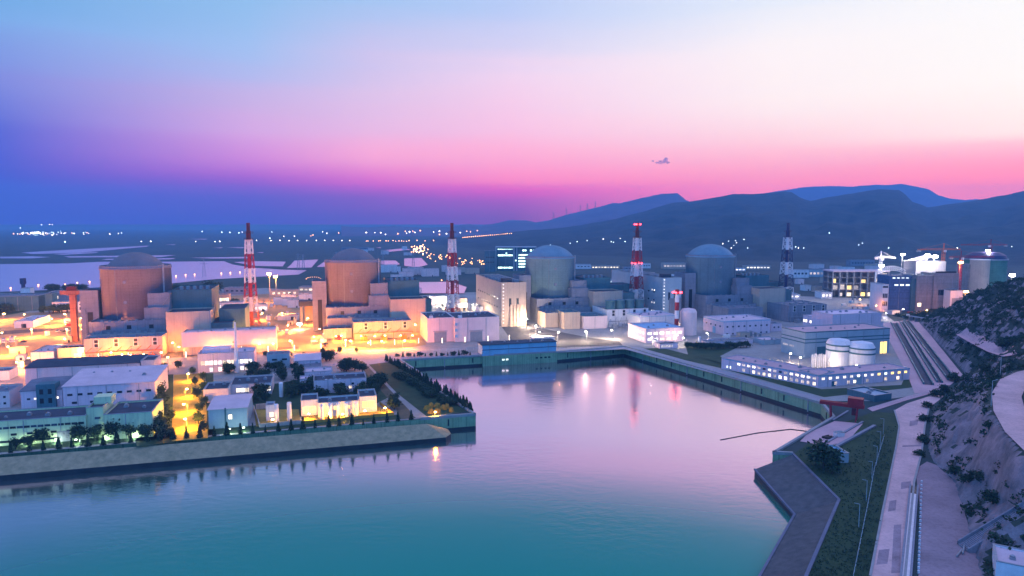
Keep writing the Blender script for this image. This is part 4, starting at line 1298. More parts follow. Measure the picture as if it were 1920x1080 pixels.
# ------------------------------------------------------------------ far office block and town behind the plant
def far_bldg(px0, pyb, px1, pyt, d, label, m=m_annex, wins=(), name='town_building', cat='building', group=None, rm=None):
    A = P(px0, pyb); B_ = P(px1, pyb)
    w = B_.x - A.x
    h = HC - (pyt - HOR) * A.y / FPX
    return bldg(name, label, cat, A, w, d, max(h, 3), m, rm or m_roof, rot=0, wins=wins), w, h
b, w, h = far_bldg(930, 508, 1005, 464, 30, 'glass office block with green lit floors behind the rosy white turbine hall', m_teal, name='office_block', cat='office block')
L_grn = emit('lit_green_white', (.62, 1, .86), 5, .45)
for (u0, u1, z) in ((.05, .42, .67), (.05, .42, .14), (.56, .95, .68), (.56, .93, .55), (.56, .88, .42), (.56, .84, .30), (.56, .82, .18), (.66, .76, .88), (.84, .97, .88), (.04, .42, .93), (.22, .30, .76), (.47, .53, .45)):
    n = max(1, int((u1 - u0) * 22))
    for i in range(n):
        put(b, 'window', 'F', u0 + (u1 - u0) * (i + .5) / n, h * z, 3.3, 3.2 if z < .9 else 1.0, L_grn, w, 30)
for x in (.0, .45, .52, 1.0): MB().box(w * x - 1, -1.2, 0, w * x + 1, -.1, h).build('pilaster', m_blug, b)
MB().box(-1, -2.0, h + .1, w + 1, 31, h + 1.8).build('roof_slab', m_blug, b)
far_bldg(909, 510, 929, 470, 26, 'dark side wing at the left of the green lit office block', m_teal, [('F', 5, 20, 2, 2.4, m_glass, .1, .9), ('F', 5, 30, 2, 2.4, m_glass, .1, .9)], 'office_block', 'office block')
rows_ = [
 (1080, 504, 1108, 496, 'dim pale shed right of the third dome', m_white, None),
 (1108, 504, 1162, 498, 'long low hall with a line of warm lights right of the third dome', m_cream, L_warm),
 (1205, 503, 1220, 494, 'small pale house near the beacon chimney', m_white, None),
 (1243, 504, 1286, 493, 'lit pale hall left of the farthest dome', m_cream, L_dim),
 (1378, 508, 1398, 503, 'bright shed just right of the farthest dome', m_white, L_whi),
 (1398, 505, 1445, 498, 'long bright lit hall at the foot of the mountain', m_cream, L_whi),
 (1410, 538, 1434, 518, 'blue white office with lit windows behind the farthest dome annex', m_white, L_whi),
 (1486, 521, 1516, 506, 'bright white panel fronted building right of the dark chimney', m_white, None),
 (1516, 519, 1545, 506, 'blue sided shed beside the bright white building', m_blug, L_dim),
 (1545, 512, 1600, 504, 'dark low hall left of the steel frame', m_annex, None),
 (1594, 499, 1640, 488, 'grey flats under the mountain left of the bright mast', m_annex, None),
 (1400, 548, 1470, 540, 'long dark shed at the foot of the dark chimney', m_annex, None),
 (1540, 560, 1560, 548, 'small lit site office before the steel frame', m_white, L_whi),
 (1086, 560, 1148, 535, 'low grey hall between third dome and bluish turbine hall', m_annex, L_cool),
 (1120, 532, 1150, 524, 'small dim hall with lights before the bluish turbine hall', m_blug, L_cool),
 (1330, 512, 1376, 505, 'shed hidden partly by the farthest dome', m_annex, None),
 (640, 470, 690, 464, 'long low sheds far beyond the rosy dome', m_annex, None),
 (735, 436, 741, 424, 'tall distant tower block on the plain', m_teal, None),
 (560, 548, 588, 538, 'flat store among the orange lights left of the rosy dome', m_cream, L_warm),
 (420, 552, 460, 540, 'dark store left of the orange footed chimney', m_annex, None),
 (1460, 560, 1500, 552, 'bright yard shed below the dark chimney', m_white, L_whi),
 (1170, 506, 1200, 501, 'low dim shed right behind the beacon chimney', m_annex, None)]
for x0, yb, x1, yt, lab, m, l in rows_:
    w0 = P(x1, yb).x - P(x0, yb).x
    h0 = HC - (yt - HOR) * P(x0, yb).y / FPX
    n = max(3, int(w0 / 7))
    far_bldg(x0, yb, x1, yt, 20, lab, m, [('F', n, h0 * .5, w0 / n * .55, h0 * .3, l, .03, .97)] if l else [('F', n, h0 * .55, w0 / n * .5, h0 * .22, m_glass, .05, .95)])

# ------------------------------------------------------------------ construction site, right
def box_at(px0, px1, pyt, pyb, dep, name, label, m, rm=None, wins=(), doors=(), rot=0):
    A, Bq = PD(px0, pyb, dep), PD(px1, pyb, dep)
    h = HC - (pyt - HOR) * dep / FPX
    return bldg(name, label, 'building', (A.x, A.y, 0), Bq.x - A.x, 26, h, m, rm or m_roofd, wins=wins, doors=doors, rot=rot), Bq.x - A.x, h
m_scaf = mat('scaffold_net', (.07, .13, .26), .8, .3, .3, vj=2.5, jamt=.35, joint=3)
m_raw = mat('raw_concrete', (.27, .25, .25), .9, .22, .15, joint=4, jamt=.2, streak=.3)
box_at(1664, 1706, 517, 592, 770, 'unfinished_building', 'blue netted unfinished block on the building site', m_scaf, wins=[('F', 4, 38, 3, 1.2, L_cool, .1, .9), ('F', 3, 30, 4, 1.6, L_cool, .2, .95)])
box_at(1706, 1716, 522, 592, 768, 'unfinished_building', 'narrow dark green stair core between blue and grey blocks', m_teal)
box_at(1716, 1748, 516, 590, 766, 'unfinished_building', 'grey concrete tower block in the middle of the building site', m_raw, wins=[('F', 1, 8, 4, 4, L_warm, .1, .3)])
box_at(1714, 1770, 490, 560, 800, 'unfinished_building', 'tall dark concrete block under the brightest floodlights', m_annex)
box_at(1748, 1793, 512, 585, 764, 'unfinished_building', 'pale grey concrete block right of the tower block', m_raw, wins=[('F', 6, 45, 4, 2, m_dark, .05, .9), ('F', 5, 22, 4, 6, m_dark, .2, .95)])
box_at(1780, 1803, 545, 586, 752, 'unfinished_building', 'lit white annex with tall panels near the dark hill', m_white, wins=[('F', 5, 12, 2, 10, m_steel, .15, .85)])
box_at(1652, 1664, 533, 585, 768, 'site_cabin', 'stacked white site cabins at the edge of the blue block', m_white, wins=[('F', 2, 28, 3, 2, m_glass, .1, .9), ('F', 3, 18, 1.5, 5, m_glass, .1, .9), ('F', 3, 9, 1.5, 5, m_glass, .1, .9)])
# sloping bright roof of the turbine house under work
A = PD(1712, 492, 830); Bq = PD(1752, 480, 830)
r = thing('roof_truss', 'brightly lit white sloping roof frame under the floodlights', 'roof frame', (A.x, A.y, 0))
ww = Bq.x - A.x
MB().prism([(0, 0), (ww, 0), (ww, 20), (0, 20)], 0, A.z - 1).build('wall', m_raw, r)
mb = MB()
mb.quad((0, -1, A.z), (ww, -1, Bq.z), (ww, 21, Bq.z), (0, 21, A.z)).quad((0, -1, A.z - 1), (ww, -1, Bq.z - 1), (ww, -1, Bq.z), (0, -1, A.z))
mb.build('roof', m_wht, r)
# second containment, still under construction
C5 = PD(1845, 530, 980)
r = thing('unfinished_dome', 'green netted unfinished containment with dark cap on the building site', 'reactor building', (C5.x, C5.y, 0))
R5 = 26
MB().lathe([(R5, 0), (R5, 49)], 48).build('containment', mat('green_net', (.07, .20, .15), .8, .2, .1, joint=3, vj=4), r, smooth=False)
MB().lathe([(R5 - .5, 49), (R5 - 2, 54), (R5 - 9, 58), (.1, 60)], 48).build('dome', m_navy, r)
MB().lathe([(R5 + 1.2, 47.6), (R5 + 1.2, 49.2)], 48).build('ring_platform', m_steel, r)
MB().box(-34, -16, 0, -10, 12, 42).build('side_block', m_raw, r)
o = MB().lathe([(12, 0), (12, 48)], 32).build('side_tank', m_cream, r); o.location = (-20, -18, 0)
MB().lathe([(12.4, 48), (12.4, 49.2)], 32).build('tank_rim', m_white, o)
# steel framed hall
A, Bq = PD(1560, 558, 920), PD(1664, 558, 920)
w = Bq.x - A.x
r = thing('steel_frame_hall', 'unfinished steel frame hall glowing yellow between its columns', 'building', (A.x, A.y, 0))
H5 = 34
MB().box(-1, -1.5, H5, w + 1, 30, H5 + 1.6).build('roof', m_roofl, r)
MB().box(0, 28, 0, w, 29, H5).build('back_wall', m_annex, r)
for i in range(9):
    x = w * i / 8
    for y in (0, 14): MB().box(x - .7, y - .7, 0, x + .7, y + .7, H5).build('column', m_steel, r)
for z in (9, 18, 26): MB().box(-.5, .2, z, w + .5, 28, z + 1).build('floor_slab', m_raw, r)
for i in range(8):
    for j, (z0, z1) in enumerate(((1, 8.5), (10.2, 17.5), (19.2, 25.5), (27.2, 33))):
        if rnd.random() < (.55, .75, .7, .2)[j]:
            x0 = w * i / 8 + 1.2; x1 = w * (i + 1) / 8 - 1.2
            if rnd.random() < .4: x1 = (x0 + x1) / 2 + 1
            MB().box(x0, 3, z0, x1, 3.4, z0 + (z1 - z0) * rnd.uniform(.4, .95)).build('lit_bay', rnd.choice([L_warm, L_yel, L_dim, L_dim]), r)
# arched truss
A, Bq = PD(1642, 516, 820), PD(1700, 512, 820)
r = thing('arched_truss', 'white lattice arch roof above the steel frame hall', 'roof frame', (A.x, A.y, 0))
w = Bq.x - A.x
mb = MB(); pv = None
for i in range(17):
    t = i / 16
    z = A.z + 3 + 6 * (1 - (2 * t - 1) ** 2)
    a_, b_ = (w * t, 0, z - 3), (w * t, 0, z + 2)
    mb.tube(a_, b_, .3)
    if pv: mb.tube(pv[0], a_, .4); mb.tube(pv[1], b_, .4); mb.tube(pv[0], b_, .3)
    pv = (a_, b_)
mb.build('lattice', m_wht, r)
for x in (0, w): MB().tube((x, 0, 0), (x, 0, A.z + 4), .8).build('column', m_wht, r)
# tower cranes
def tower_crane(px, pyt, dep, jl, jr, col, label, rot=0.0):
    G_ = PD(px, 560, dep); G_.z = 0
    H = HC - (pyt - HOR) * dep / FPX
    r = thing('tower_crane', label, 'tower crane', G_, rot)
    mb = MB(); s = 1.3
    n = int(H / 4)
    for k in range(4):
        sx, sy = ((1, 1), (-1, 1), (-1, -1), (1, -1))[k]; tx, ty = ((1, 1), (-1, 1), (-1, -1), (1, -1))[(k + 1) % 4]
        mb.tube((sx * s, sy * s, 0), (sx * s, sy * s, H), .3)
        for i in range(n): mb.tube((sx * s, sy * s, H * i / n), (tx * s, ty * s, H * (i + 1) / n), .16, 3)
    mb.build('mast', col, r)
    for nm, L in (('jib', jr), ('counter_jib', -jl)):
        mb = MB()
        n = int(abs(L) / 4)
        for y in (-.9, .9): mb.tube((0, y, H + .5), (L, y, H + .5), .28)
        mb.tube((0, 0, H + 2.8), (L, 0, H + 1.2), .28)
        for i in range(n):
            a, c = L * i / n, L * (i + 1) / n
            mb.tube((a, -.9, H + .5), (c, 0, H + 2.2), .15, 3); mb.tube((a, .9, H + .5), (c, 0, H + 2.2), .15, 3)
        mb.build(nm, col, r)
    mb = MB().tube((0, 0, H), (0, 0, H + 9), .5).tube((0, 0, H + 9), (jr * .8, 0, H + 1.6), .12, 3).tube((0, 0, H + 9), (-jl * .9, 0, H + 1.6), .12, 3)
    mb.build('apex_tie', col, r)
    MB().box(.5, -1.5, H - 2.5, 3, 1.5, H + .3).build('cabin', m_wht, r)
    MB().box(-jl, -1.4, H - 1.6, -jl + 4, 1.4, H + .4).build('counterweight', m_annex, r)
    return r
tower_crane(1851, 460, 1000, 24, 44, m_red, 'red tower crane above the unfinished containment', pi)
tower_crane(1648, 484, 860, 8, 18, m_wht, 'small white tower crane over the arched truss')
tower_crane(1764, 469, 900, 40, 26, m_orange, 'orange tower crane behind the brightest floodlights', .2)
tower_crane(1797, 483, 880, 16, 46, m_red, 'low tower crane with long jib left of the unfinished containment', .1)

# ------------------------------------------------------------------ hillside at the right
from mathutils import noise as mn
CT = [(1600, 572, 0), (1660, 588, 0), (1722, 604, 0), (1775, 660, 0), (1815, 706, 0), (1785, 735, 0), (1748, 776, 0), (1740, 840, 0), (1752, 868, 0), (1790, 905, 0), (1806, 960, 0), (1840, 1080, 0), (1880, 1190, 0),
      (1762, 616, 8), (1800, 574, 27), (1850, 547, 41), (1920, 527, 51), (2010, 516, 60),
      (1925, 695, 26), (1885, 707, 26), (1868, 735, 26), (1874, 772, 26), (1895, 803, 26), (1930, 840, 27), (1960, 760, 30), (1990, 700, 34),
      (1800, 628, 14), (1840, 645, 15), (1890, 668, 19), (1850, 600, 28), (1905, 590, 37), (1905, 650, 27), (1840, 690, 12), (1790, 690, 4), (1790, 750, 6),
      (1800, 792, 14), (1845, 790, 22), (1770, 800, 7), (1765, 850, 4), (1850, 840, 18), (1900, 890, 21), (1850, 885, 11), (1800, 870, 4), (1925, 930, 19), (1860, 930, 6), (1885, 990, 4), (1925, 970, 11), (1835, 965, 1.5), (1960, 1040, 4), (1930, 1080, 2.5)]
pts = [P(*c) for c in CT]
pts += [PD(1800, 560, 760) * 1, PD(1880, 545, 800) * 1, PD(2000, 530, 820) * 1, V((430, 200, 45)), V((520, 420, 62)), V((560, 620, 55)), V((300, 130, 20))]
for q, z in zip(pts[-7:-4], (2, 14, 25)): q.z = z
px_ = np.array([[p.x, p.y] for p in pts]); pz_ = np.array([p.z for p in pts])
def tps(d2): return np.where(d2 > 1e-9, .5 * d2 * np.log(d2 + 1e-12), 0)
n_ = len(pts)
Dm = ((px_[:, None] - px_[None]) ** 2).sum(-1)
Kk = tps(Dm) + np.eye(n_) * 60
Pm = np.c_[np.ones(n_), px_]
sol = np.linalg.solve(np.block([[Kk, Pm], [Pm.T, np.zeros((3, 3))]]), np.r_[pz_, 0, 0, 0])
toe = [(p.x, p.y) for p in pts[:13]]
toe_y = np.array([t[1] for t in toe])[::-1]; toe_x = np.array([t[0] for t in toe])[::-1]
oy = np.argsort(toe_y); toe_y, toe_x = toe_y[oy], toe_x[oy]
URD = px_poly([(1990, 690), (1930, 702), (1900, 716), (1887, 742), (1893, 775), (1918, 815), (1965, 858)], 26)
def seg_d(x, y, l):
    best = 1e9
    for a, b in zip(l, l[1:]):
        dx, dy = b.x - a.x, b.y - a.y
        t = max(0, min(1, ((x - a.x) * dx + (y - a.y) * dy) / (dx * dx + dy * dy)))
        best = min(best, math.hypot(x - a.x - t * dx, y - a.y - t * dy))
    return best
def hill_z(x, y, detail=True):
    d2 = ((px_ - (x, y)) ** 2).sum(1)
    z = float(tps(d2) @ sol[:n_] + sol[n_] + sol[n_ + 1] * x + sol[n_ + 2] * y)
    tx = float(np.interp(y, toe_y, toe_x))
    dx = x - tx
    if dx < 0: return -1.0 + dx * .3 if dx > -8 else -4
    z = max(z, .3)
    if detail:
        k = min(1, dx / 8) * min(1.0, z / 6)
        z += k * (mn.fractal(V((x * .035, y * .035, 0)), 1, 2, 5) * 3.2 + (mn.ridged_multi_fractal(V((x * .09, y * .05, 3)), 1, 2, 4, 1, 2) - 1.2) * 2.4)
        u = x * .8 + y * .6
        z += k * min(1, z / 10) * (mn.ridged_multi_fractal(V((u * .16, (y * .8 - x * .6) * .03, z * .05)), 1, 2, 4, 1, 2) - 1.1) * 2.3
    ds = seg_d(x, y, URD)
    if ds < 12:
        t = min(1, max(0, (ds - 6) / 6))
        z = z * t + 26 * (1 - t)
    return min(z, dx * 1.9 + .2)
HX0, HX1, HY0, HY1, HS = 100, 500, 110, 740, 2.0
nx, ny = int((HX1 - HX0) / HS), int((HY1 - HY0) / HS)
mb = MB()
HZ = np.zeros((ny + 1, nx + 1))
for j in range(ny + 1):
    for i in range(nx + 1):
        x, y = HX0 + i * HS, HY0 + j * HS
        z = hill_z(x, y); HZ[j, i] = z
        mb.v.append((x, y, z))
for j in range(ny):
    for i in range(nx):
        if max(HZ[j, i], HZ[j, i + 1], HZ[j + 1, i], HZ[j + 1, i + 1]) < -.5: continue
        a = j * (nx + 1) + i
        mb.f.append((a, a + 1, a + nx + 2, a + nx + 1)); mb.m.append(0)
m_rock = mat('hill_rock', (.08, .09, .10), .95, c2=(.33, .28, .31), scale=.12, space='w', bump=.6)
m_scrub = mat('scrub_ground', (.014, .034, .024), .95, c2=(.05, .068, .055), scale=.09, space='w', bump=.4)
nt2 = m_rock.node_tree
hill = struct(mb.build('hillside', [m_rock, m_scrub], smooth=False))
def hz_at(x, y):
    i, j = (x - HX0) / HS, (y - HY0) / HS
    i0, j0 = int(i), int(j)
    if not (0 <= i0 < nx and 0 <= j0 < ny): return 0
    u, v = i - i0, j - j0
    return (HZ[j0, i0] * (1 - u) + HZ[j0, i0 + 1] * u) * (1 - v) + (HZ[j0 + 1, i0] * (1 - u) + HZ[j0 + 1, i0 + 1] * u) * v
def is_rock(x, y, nz):
    p = proj(V((x, y, max(0, hz_at(x, y)))))
    q = mn.noise(V((x * .05, y * .05, 7))) * .12
    return (nz + q < .80 and p[1] > 700) or (nz + q < .62)
hill.data.polygons.foreach_set('material_index', [0 if is_rock(p.center.x, p.center.y, p.normal.z) else 1 for p in hill.data.polygons])
def hill_hit(px, py):
    d = ray(px, py); t = 60.0
    while t < 900:
        p = CAMP + d * t
        if p.z < max(0, hz_at(p.x, p.y)): return p
        t += .8
    return P(px, py)
def ribbon(name, ctr, w, m, lift=.25):
    mb = MB(); L = []
    for a, b in zip(ctr, ctr[1:]):
        for k in range(8): L.append(a.lerp(b, k / 8))
    L.append(ctr[-1])
    ed = []
    for i, p in enumerate(L):
        a, b = L[max(0, i - 2)], L[min(len(L) - 1, i + 2)]
        n = V((b.y - a.y, a.x - b.x, 0)).normalized()
        row = []
        for s in (-1, -.5, 0, .5, 1):
            q = p + n * w * s
            row.append((q.x, q.y, max(p.z, hz_at(q.x, q.y)) + lift if name == 'hill_track' else p.z + lift))
        ed.append(row)
    for r0, r1 in zip(ed, ed[1:]):
        for k in range(4): mb.quad(r0[k], r1[k], r1[k + 1], r0[k + 1])
    return struct(mb.build(name, m, smooth=True))
ribbon('hill_road', [V((p.x, p.y, 26)) for p in URD], 5.2, m_rroad, .35)
ribbon('hill_track', [hill_hit(*q) for q in ((1802, 628), (1822, 640), (1845, 652), (1865, 662), (1892, 670))], 3.6, m_lilac, .5)

# ------------------------------------------------------------------ foliage
m_leafd = mat('dark_foliage', (.012, .034, .02), .9, c2=(.04, .08, .036), scale=.5, space='w')
m_leafg = mat('green_foliage', (.02, .05, .03), .9, c2=(.06, .10, .05), scale=.4, space='w')
m_bark = mat('bark', (.06, .045, .035), .95, .3, 1)
def leaves(mb, c, rad, n, s, rs, shape='ball', clumps=9):
    cl = []
    for _ in range(clumps):
        while True:
            v = V((rs.uniform(-1, 1), rs.uniform(-1, 1), rs.uniform(-1, 1)))
            if .35 < v.length < 1: break
        cl.append(v)
    for _ in range(n):
        if shape == 'cone':
            t = rs.random() ** 1.25
            a = rs.uniform(0, 2 * pi)
            rr = (1 - t) ** .8 * (rs.uniform(.55, 1.0)) * (1 + .22 * sin(5 * a + t * 9))
            v = V((rr * cos(a), rr * sin(a), 2 * t - 1))
        else:
            q = rs.choice(cl)
            v = q * .78 + V((rs.gauss(0, .24), rs.gauss(0, .24), rs.gauss(0, .24)))
        p = V((c[0] + v.x * rad[0], c[1] + v.y * rad[1], c[2] + v.z * rad[2]))
        a = V((rs.gauss(0, 1), rs.gauss(0, 1), rs.gauss(0, 1))).normalized()
        b = a.cross(V((rs.gauss(0, 1), rs.gauss(0, 1), rs.gauss(0, 1)))).normalized()
        k = s * rs.uniform(.6, 1.3)
        mb.quad(p - a * k, p + b * k * .7, p + a * k, p - b * k * .7)
TR = {}
def tree_proto(kind, v):
    if (kind, v) in TR: return TR[(kind, v)]
    rs = random.Random(hash((len(kind), v)) % 1000 + v * 7)
    t, c = MB(), MB()
    if kind == 'cypress':
        t.tube((0, 0, 0), (0, 0, 1.5), .16, 6, .1)
        leaves(c, (0, 0, .52), (.205, .205, .48), 420, .062, rs, 'cone')
        for vv in range(len(c.v)): pass
        tm, cm = t.mesh('trunk', m_bark), c.mesh('crown', m_leafd)
        TR[(kind, v)] = (tm, cm, 'cypress')
    else:
        t.tube((0, 0, 0), (.02, .01, .45), .045, 6, .03)
        for k in range(6):
            a = k * pi / 3 + rs.uniform(-.3, .3)
            t.tube((.01, .0, .3 + .03 * k), (.26 * cos(a), .26 * sin(a), .62 + .04 * k), .02, 4, .008)
        if kind == 'bush': leaves(c, (0, 0, .44), (.52, .52, .46), 700, .075, rs, 'ball', 12)
        else: leaves(c, (0, 0, .58), (.42, .42, .42), 850, .066, rs, 'ball', 15)
        TR[(kind, v)] = (t.mesh('trunk', m_bark), c.mesh('crown', m_leafg if kind == 'round' else m_leafd), 'tree')
    return TR[(kind, v)]
def tree(kind, p, h, label, group, name=None, wide=1.0):
    if name in ('bush', 'shrub') and kind == 'dark': kind = 'bush'
    tm, cm, nm = tree_proto(kind, rnd.randrange(4))
    r = thing(name or ('cypress' if kind == 'cypress' else 'tree'), label, 'tree', p, rnd.uniform(0, 6.28), group)
    tsc = (h * .25 if kind == 'cypress' else h * wide, h * .25 if kind == 'cypress' else h * wide, h * .15 if kind == 'cypress' else h)
    part('trunk', tm, r, (0, 0, 0), 0, tsc)
    part('crown', cm, r, (0, 0, 0), 0, (h * wide, h * wide, h))
    return r
CY = [(20, 851, 5), (55, 848, 4), (82, 846, 4), (110, 844, 5.6), (135, 841, 5), (165, 839, 5.6), (194, 837, 5), (219, 834, 5.8), (246, 832, 5), (275, 830, 6.8), (300, 828, 5.6), (325, 826, 5.6), (350, 824, 5.8), (375, 823, 6), (402, 820, 5), (426, 818, 6.2), (451, 816, 5.4), (474, 815, 5.2), (498, 813, 3.6), (522, 811, 5.2), (546, 809, 5.6), (568, 807, 6.2), (591, 805, 4.6), (617, 803, 6.2), (636, 801, 5.6), (660, 799, 6), (681, 799, 3), (701, 797, 5), (726, 794, 5.4), (746, 792, 5), (771, 789, 5)]
for i, (x, y, h) in enumerate(CY):
    tree('cypress', P(x, y - 2), h, '%s dark cypress from the left along the stone embankment' % nth(i), 'cypresses along the embankment', wide=rnd.uniform(.78, 1.2))
RT = [(80, 834, 8, 'dark'), (148, 828, 8, 'dark'), (178, 825, 7, 'round'), (211, 824, 9, 'dark'), (242, 822, 8, 'round'), (272, 822, 7, 'round'), (30, 842, 5, 'dark'), (55, 838, 6, 'round')]
for i, (x, y, h, k) in enumerate(RT):
    tree(k, P(x, y), h, '%s round tree from the left before the mint workshop' % nth(sorted(RT).index(RT[i])), 'round trees before the mint workshop')
LN = [(297, 790, 9), (305, 760, 7), (300, 735, 8), (312, 720, 6), (306, 700, 7), (335, 690, 6), (368, 745, 6), (362, 702, 5), (372, 795, 6), (296, 815, 9), (310, 805, 6), (375, 770, 5), (366, 722, 5), (298, 772, 8), (303, 748, 8), (292, 803, 9), (300, 786, 7), (308, 711, 6), (318, 790, 6), (382, 735, 6), (383, 760, 5), (380, 712, 5), (383, 808, 5), (312, 776, 6), (307, 822, 7)]
for i, (x, y, h) in enumerate(LN):
    tree('round', P(x, y), h, 'small leafy tree beside the yellow lane, %s counted from the back' % nth(sorted(q[1] for q in LN).index(y)), 'trees beside the yellow lane')
GD = []
rs = random.Random(5)
for (x0, x1, y0, y1, n) in ((470, 565, 690, 716, 17), (475, 505, 732, 756, 6), (540, 590, 728, 752, 9), (590, 705, 735, 750, 12), (632, 680, 685, 700, 7), (602, 635, 672, 678, 4), (690, 716, 712, 735, 6), (416, 440, 688, 706, 3), (730, 745, 755, 772, 4)):
    for _ in range(n): GD.append((rs.uniform(x0, x1), rs.uniform(y0, y1), rs.uniform(5, 8.5)))
for i, (x, y, h) in enumerate(GD):
    tree('dark', P(x, y), h, 'dark bushy tree in the garden between the white houses', 'trees of the garden', wide=1.15)
for i, (x, y, h) in enumerate([(545, 669, 3.6), (568, 671, 4.5), (606, 664, 5), (637, 661, 5), (669, 660, 4), (532, 668, 4), (497, 668, 4)]):
    tree('round', P(x, y), h, '%s clipped round tree from the left along the orange quay road' % nth([497, 532, 545, 568, 606, 637, 669].index(x)), 'clipped trees on the quay road')
k = 0
for i in range(40):
    t = i / 39
    a = (724 + (884 - 724) * t, 676 + (771 - 676) * t ** 1.05)
    tree('cypress', P(a[0] + rs.uniform(-2, 2), a[1]), rs.uniform(4.2, 6.4), 'dark conifer in the dense hedge row along the peninsula edge', 'conifers along the peninsula edge', wide=1.25)
for i in range(24):
    t = rs.random()
    tree('dark', P(745 + 95 * t + rs.uniform(-8, 8), 705 + 55 * t), rs.uniform(3, 5), 'dark low bush behind the peninsula hedge row', 'bushes behind the peninsula hedge', 'bush', 1.6)
for i in range(14):
    x = 745 + i * 10.5
    tree('cypress' if i % 2 else 'dark', P(x, 669.5 - i * .28), rs.uniform(2.6, 4.6), '%s small dark shrub from the left on top of the basin wall' % nth(i), 'shrubs on the basin wall', 'shrub', 1.2)
for i in range(11):
    x = 1290 + i * 11
    tree('dark', P(x, 655 - abs(i - 4) * .6), rs.uniform(4, 6), 'dark green tree in the thicket between lilac shed and low office', 'thicket by the low office', 'tree', 1.7)
for i, (x, y, h) in enumerate([(1545, 880, 11), (1560, 888, 7), (1530, 872, 6)]):
    tree('dark', P(x, y), h, ('tall dark tree on the grass bank by the blue shed', 'low dark tree at the foot of the tallest bank tree', 'small dark tree on the water side of the grass bank')[i], None, None, 1.2)
for i, (x, y, h) in enumerate([(327, 548, 12), (340, 547, 10), (352, 549, 11), (398, 548, 16), (390, 550, 13), (405, 549, 12), (440, 570, 7)]):
    tree('dark', P(x, y), h, 'dark tree behind the teal annex of the leftmost dome', 'trees behind the leftmost dome', wide=1.7)
for i in range(26):
    x = rs.uniform(-20, 130) if i < 12 else rs.uniform(90, 190)
    tree('dark', P(x, 588 - rs.random() * 3 if i < 12 else 546), rs.uniform(7, 11), 'dark tree in the belt before the green depot' if i < 12 else 'dark tree in the belt along the estuary shore', 'trees before the depot' if i < 12 else 'trees along the estuary shore', wide=1.5)
# the yellow shrubs on the point of the peninsula
def mound(px, py, r_, h, label):
    mb = MB(); n = 18; m = 9
    for j in range(m + 1):
        f = j / m * pi / 2
        for k in range(n):
            a = 2 * pi * k / n
            q = 1 + .22 * mn.noise(V((cos(a) * 1.7 + px, sin(a) * 1.7, f * 2)))
            mb.v.append((r_ * q * cos(f) * cos(a), r_ * q * cos(f) * sin(a), h * sin(f) * q))
    for j in range(m):
        for k in range(n):
            mb.f.append((j * n + k, j * n + (k + 1) % n, (j + 1) * n + (k + 1) % n, (j + 1) * n + k)); mb.m.append(0)
    o = mb.build('clipped_shrub', mat('golden_foliage', (.30, .19, .03), .9, .35, 1.2, bump=.2), None, smooth=True)
    o.location = P(px, py)
    tag(o, label, 'shrub', 'golden shrubs on the point', 'thing')
for i, (x, y, r_) in enumerate([(800, 769, 1.9), (808, 764, 1.8), (820, 764, 1.9), (831, 768, 1.9), (820, 774, 2.0), (808, 775, 2.0), (846, 772, 1.5), (838, 766, 1.4)]):
    mound(x, y, r_, 2.6, 'golden clipped shrub on the point of the peninsula')
# hillside ground cover and bushes
mb = MB()
rs = random.Random(11)
cnt = 0
for _ in range(16000):
    x, y = rs.uniform(120, 495), rs.uniform(150, 735)
    tx = float(np.interp(y, toe_y, toe_x))
    if x < tx + 1 or x > tx + 190: continue
    z = hz_at(x, y)
    pp = proj(V((x, y, z)))
    if not (1600 < pp[0] < 1990 and 500 < pp[1] < 1110): continue
    if seg_d(x, y, URD) < 7: continue
    if 1795 < pp[0] < 1900 and 618 < pp[1] < 676 and abs((pp[1] - 628) - (pp[0] - 1802) * .47) < 10: continue
    dens = mn.noise(V((x * .04, y * .04, 1)))
    rocky = 760 < pp[1] < 905 and pp[0] > 1775
    if rocky and dens < .22: continue
    if not rocky and dens < -.7: continue
    if pp[1] > 880 and pp[0] < 1800: continue
    h = rs.uniform(1.1, 3.6)
    leaves(mb, (x, y, z + h * .35), (h * .9, h * .9, h * .6), 34, .30 * max(.8, h / 1.5), rs, 'ball', 5)
    cnt += 1
    if cnt > 4800: break
o = mb.build('hillside_shrubbery', m_leafd)
tag(o, 'dark scrub covering the hillside', None, None, 'stuff')
print('shrubs', cnt)
for i, (x, y, h) in enumerate([(1735, 790, 4), (1740, 765, 4), (1757, 745, 5), (1770, 735, 5), (1732, 830, 4), (1725, 855, 3), (1790, 715, 6), (1862, 945, 5), (1835, 900, 4), (1815, 905, 4), (1790, 890, 4), (1850, 700, 6), (1885, 650, 7)]):
    p = hill_hit(x, y)
    tree('dark', p, h, 'dark bush at the foot of the rocky hillside beside the road' if i < 7 else 'dark bush standing on the rocky slope', 'bushes beside the road' if i < 7 else 'bushes on the rocky slope', 'bush', 1.5)
# grass tufts on the bank
mb = MB(); rs = random.Random(4)
for _ in range(2600):
    px, py = rs.uniform(1490, 1690), rs.uniform(800, 1090)
    p = P(px, py)
    lf = np.interp(py, [800, 852, 938, 1080], [1560, 1492, 1578, 1520]); rt = np.interp(py, [800, 840, 960, 1080], [1680, 1674, 1650, 1628])
    if not lf < px < rt: continue
    if 790 < py < 838 and px < 1622: continue
    s = rs.uniform(.25, .6) * (1.9 if px > rt - 34 else 1)
    leaves(mb, (p.x, p.y, s * .5), (s, s, s * .8), 9, .22, rs, 'ball', 4)
tag(mb.build('grass_tufts', m_leafg), 'rough grass on the bank between water and road', None, None, 'stuff')
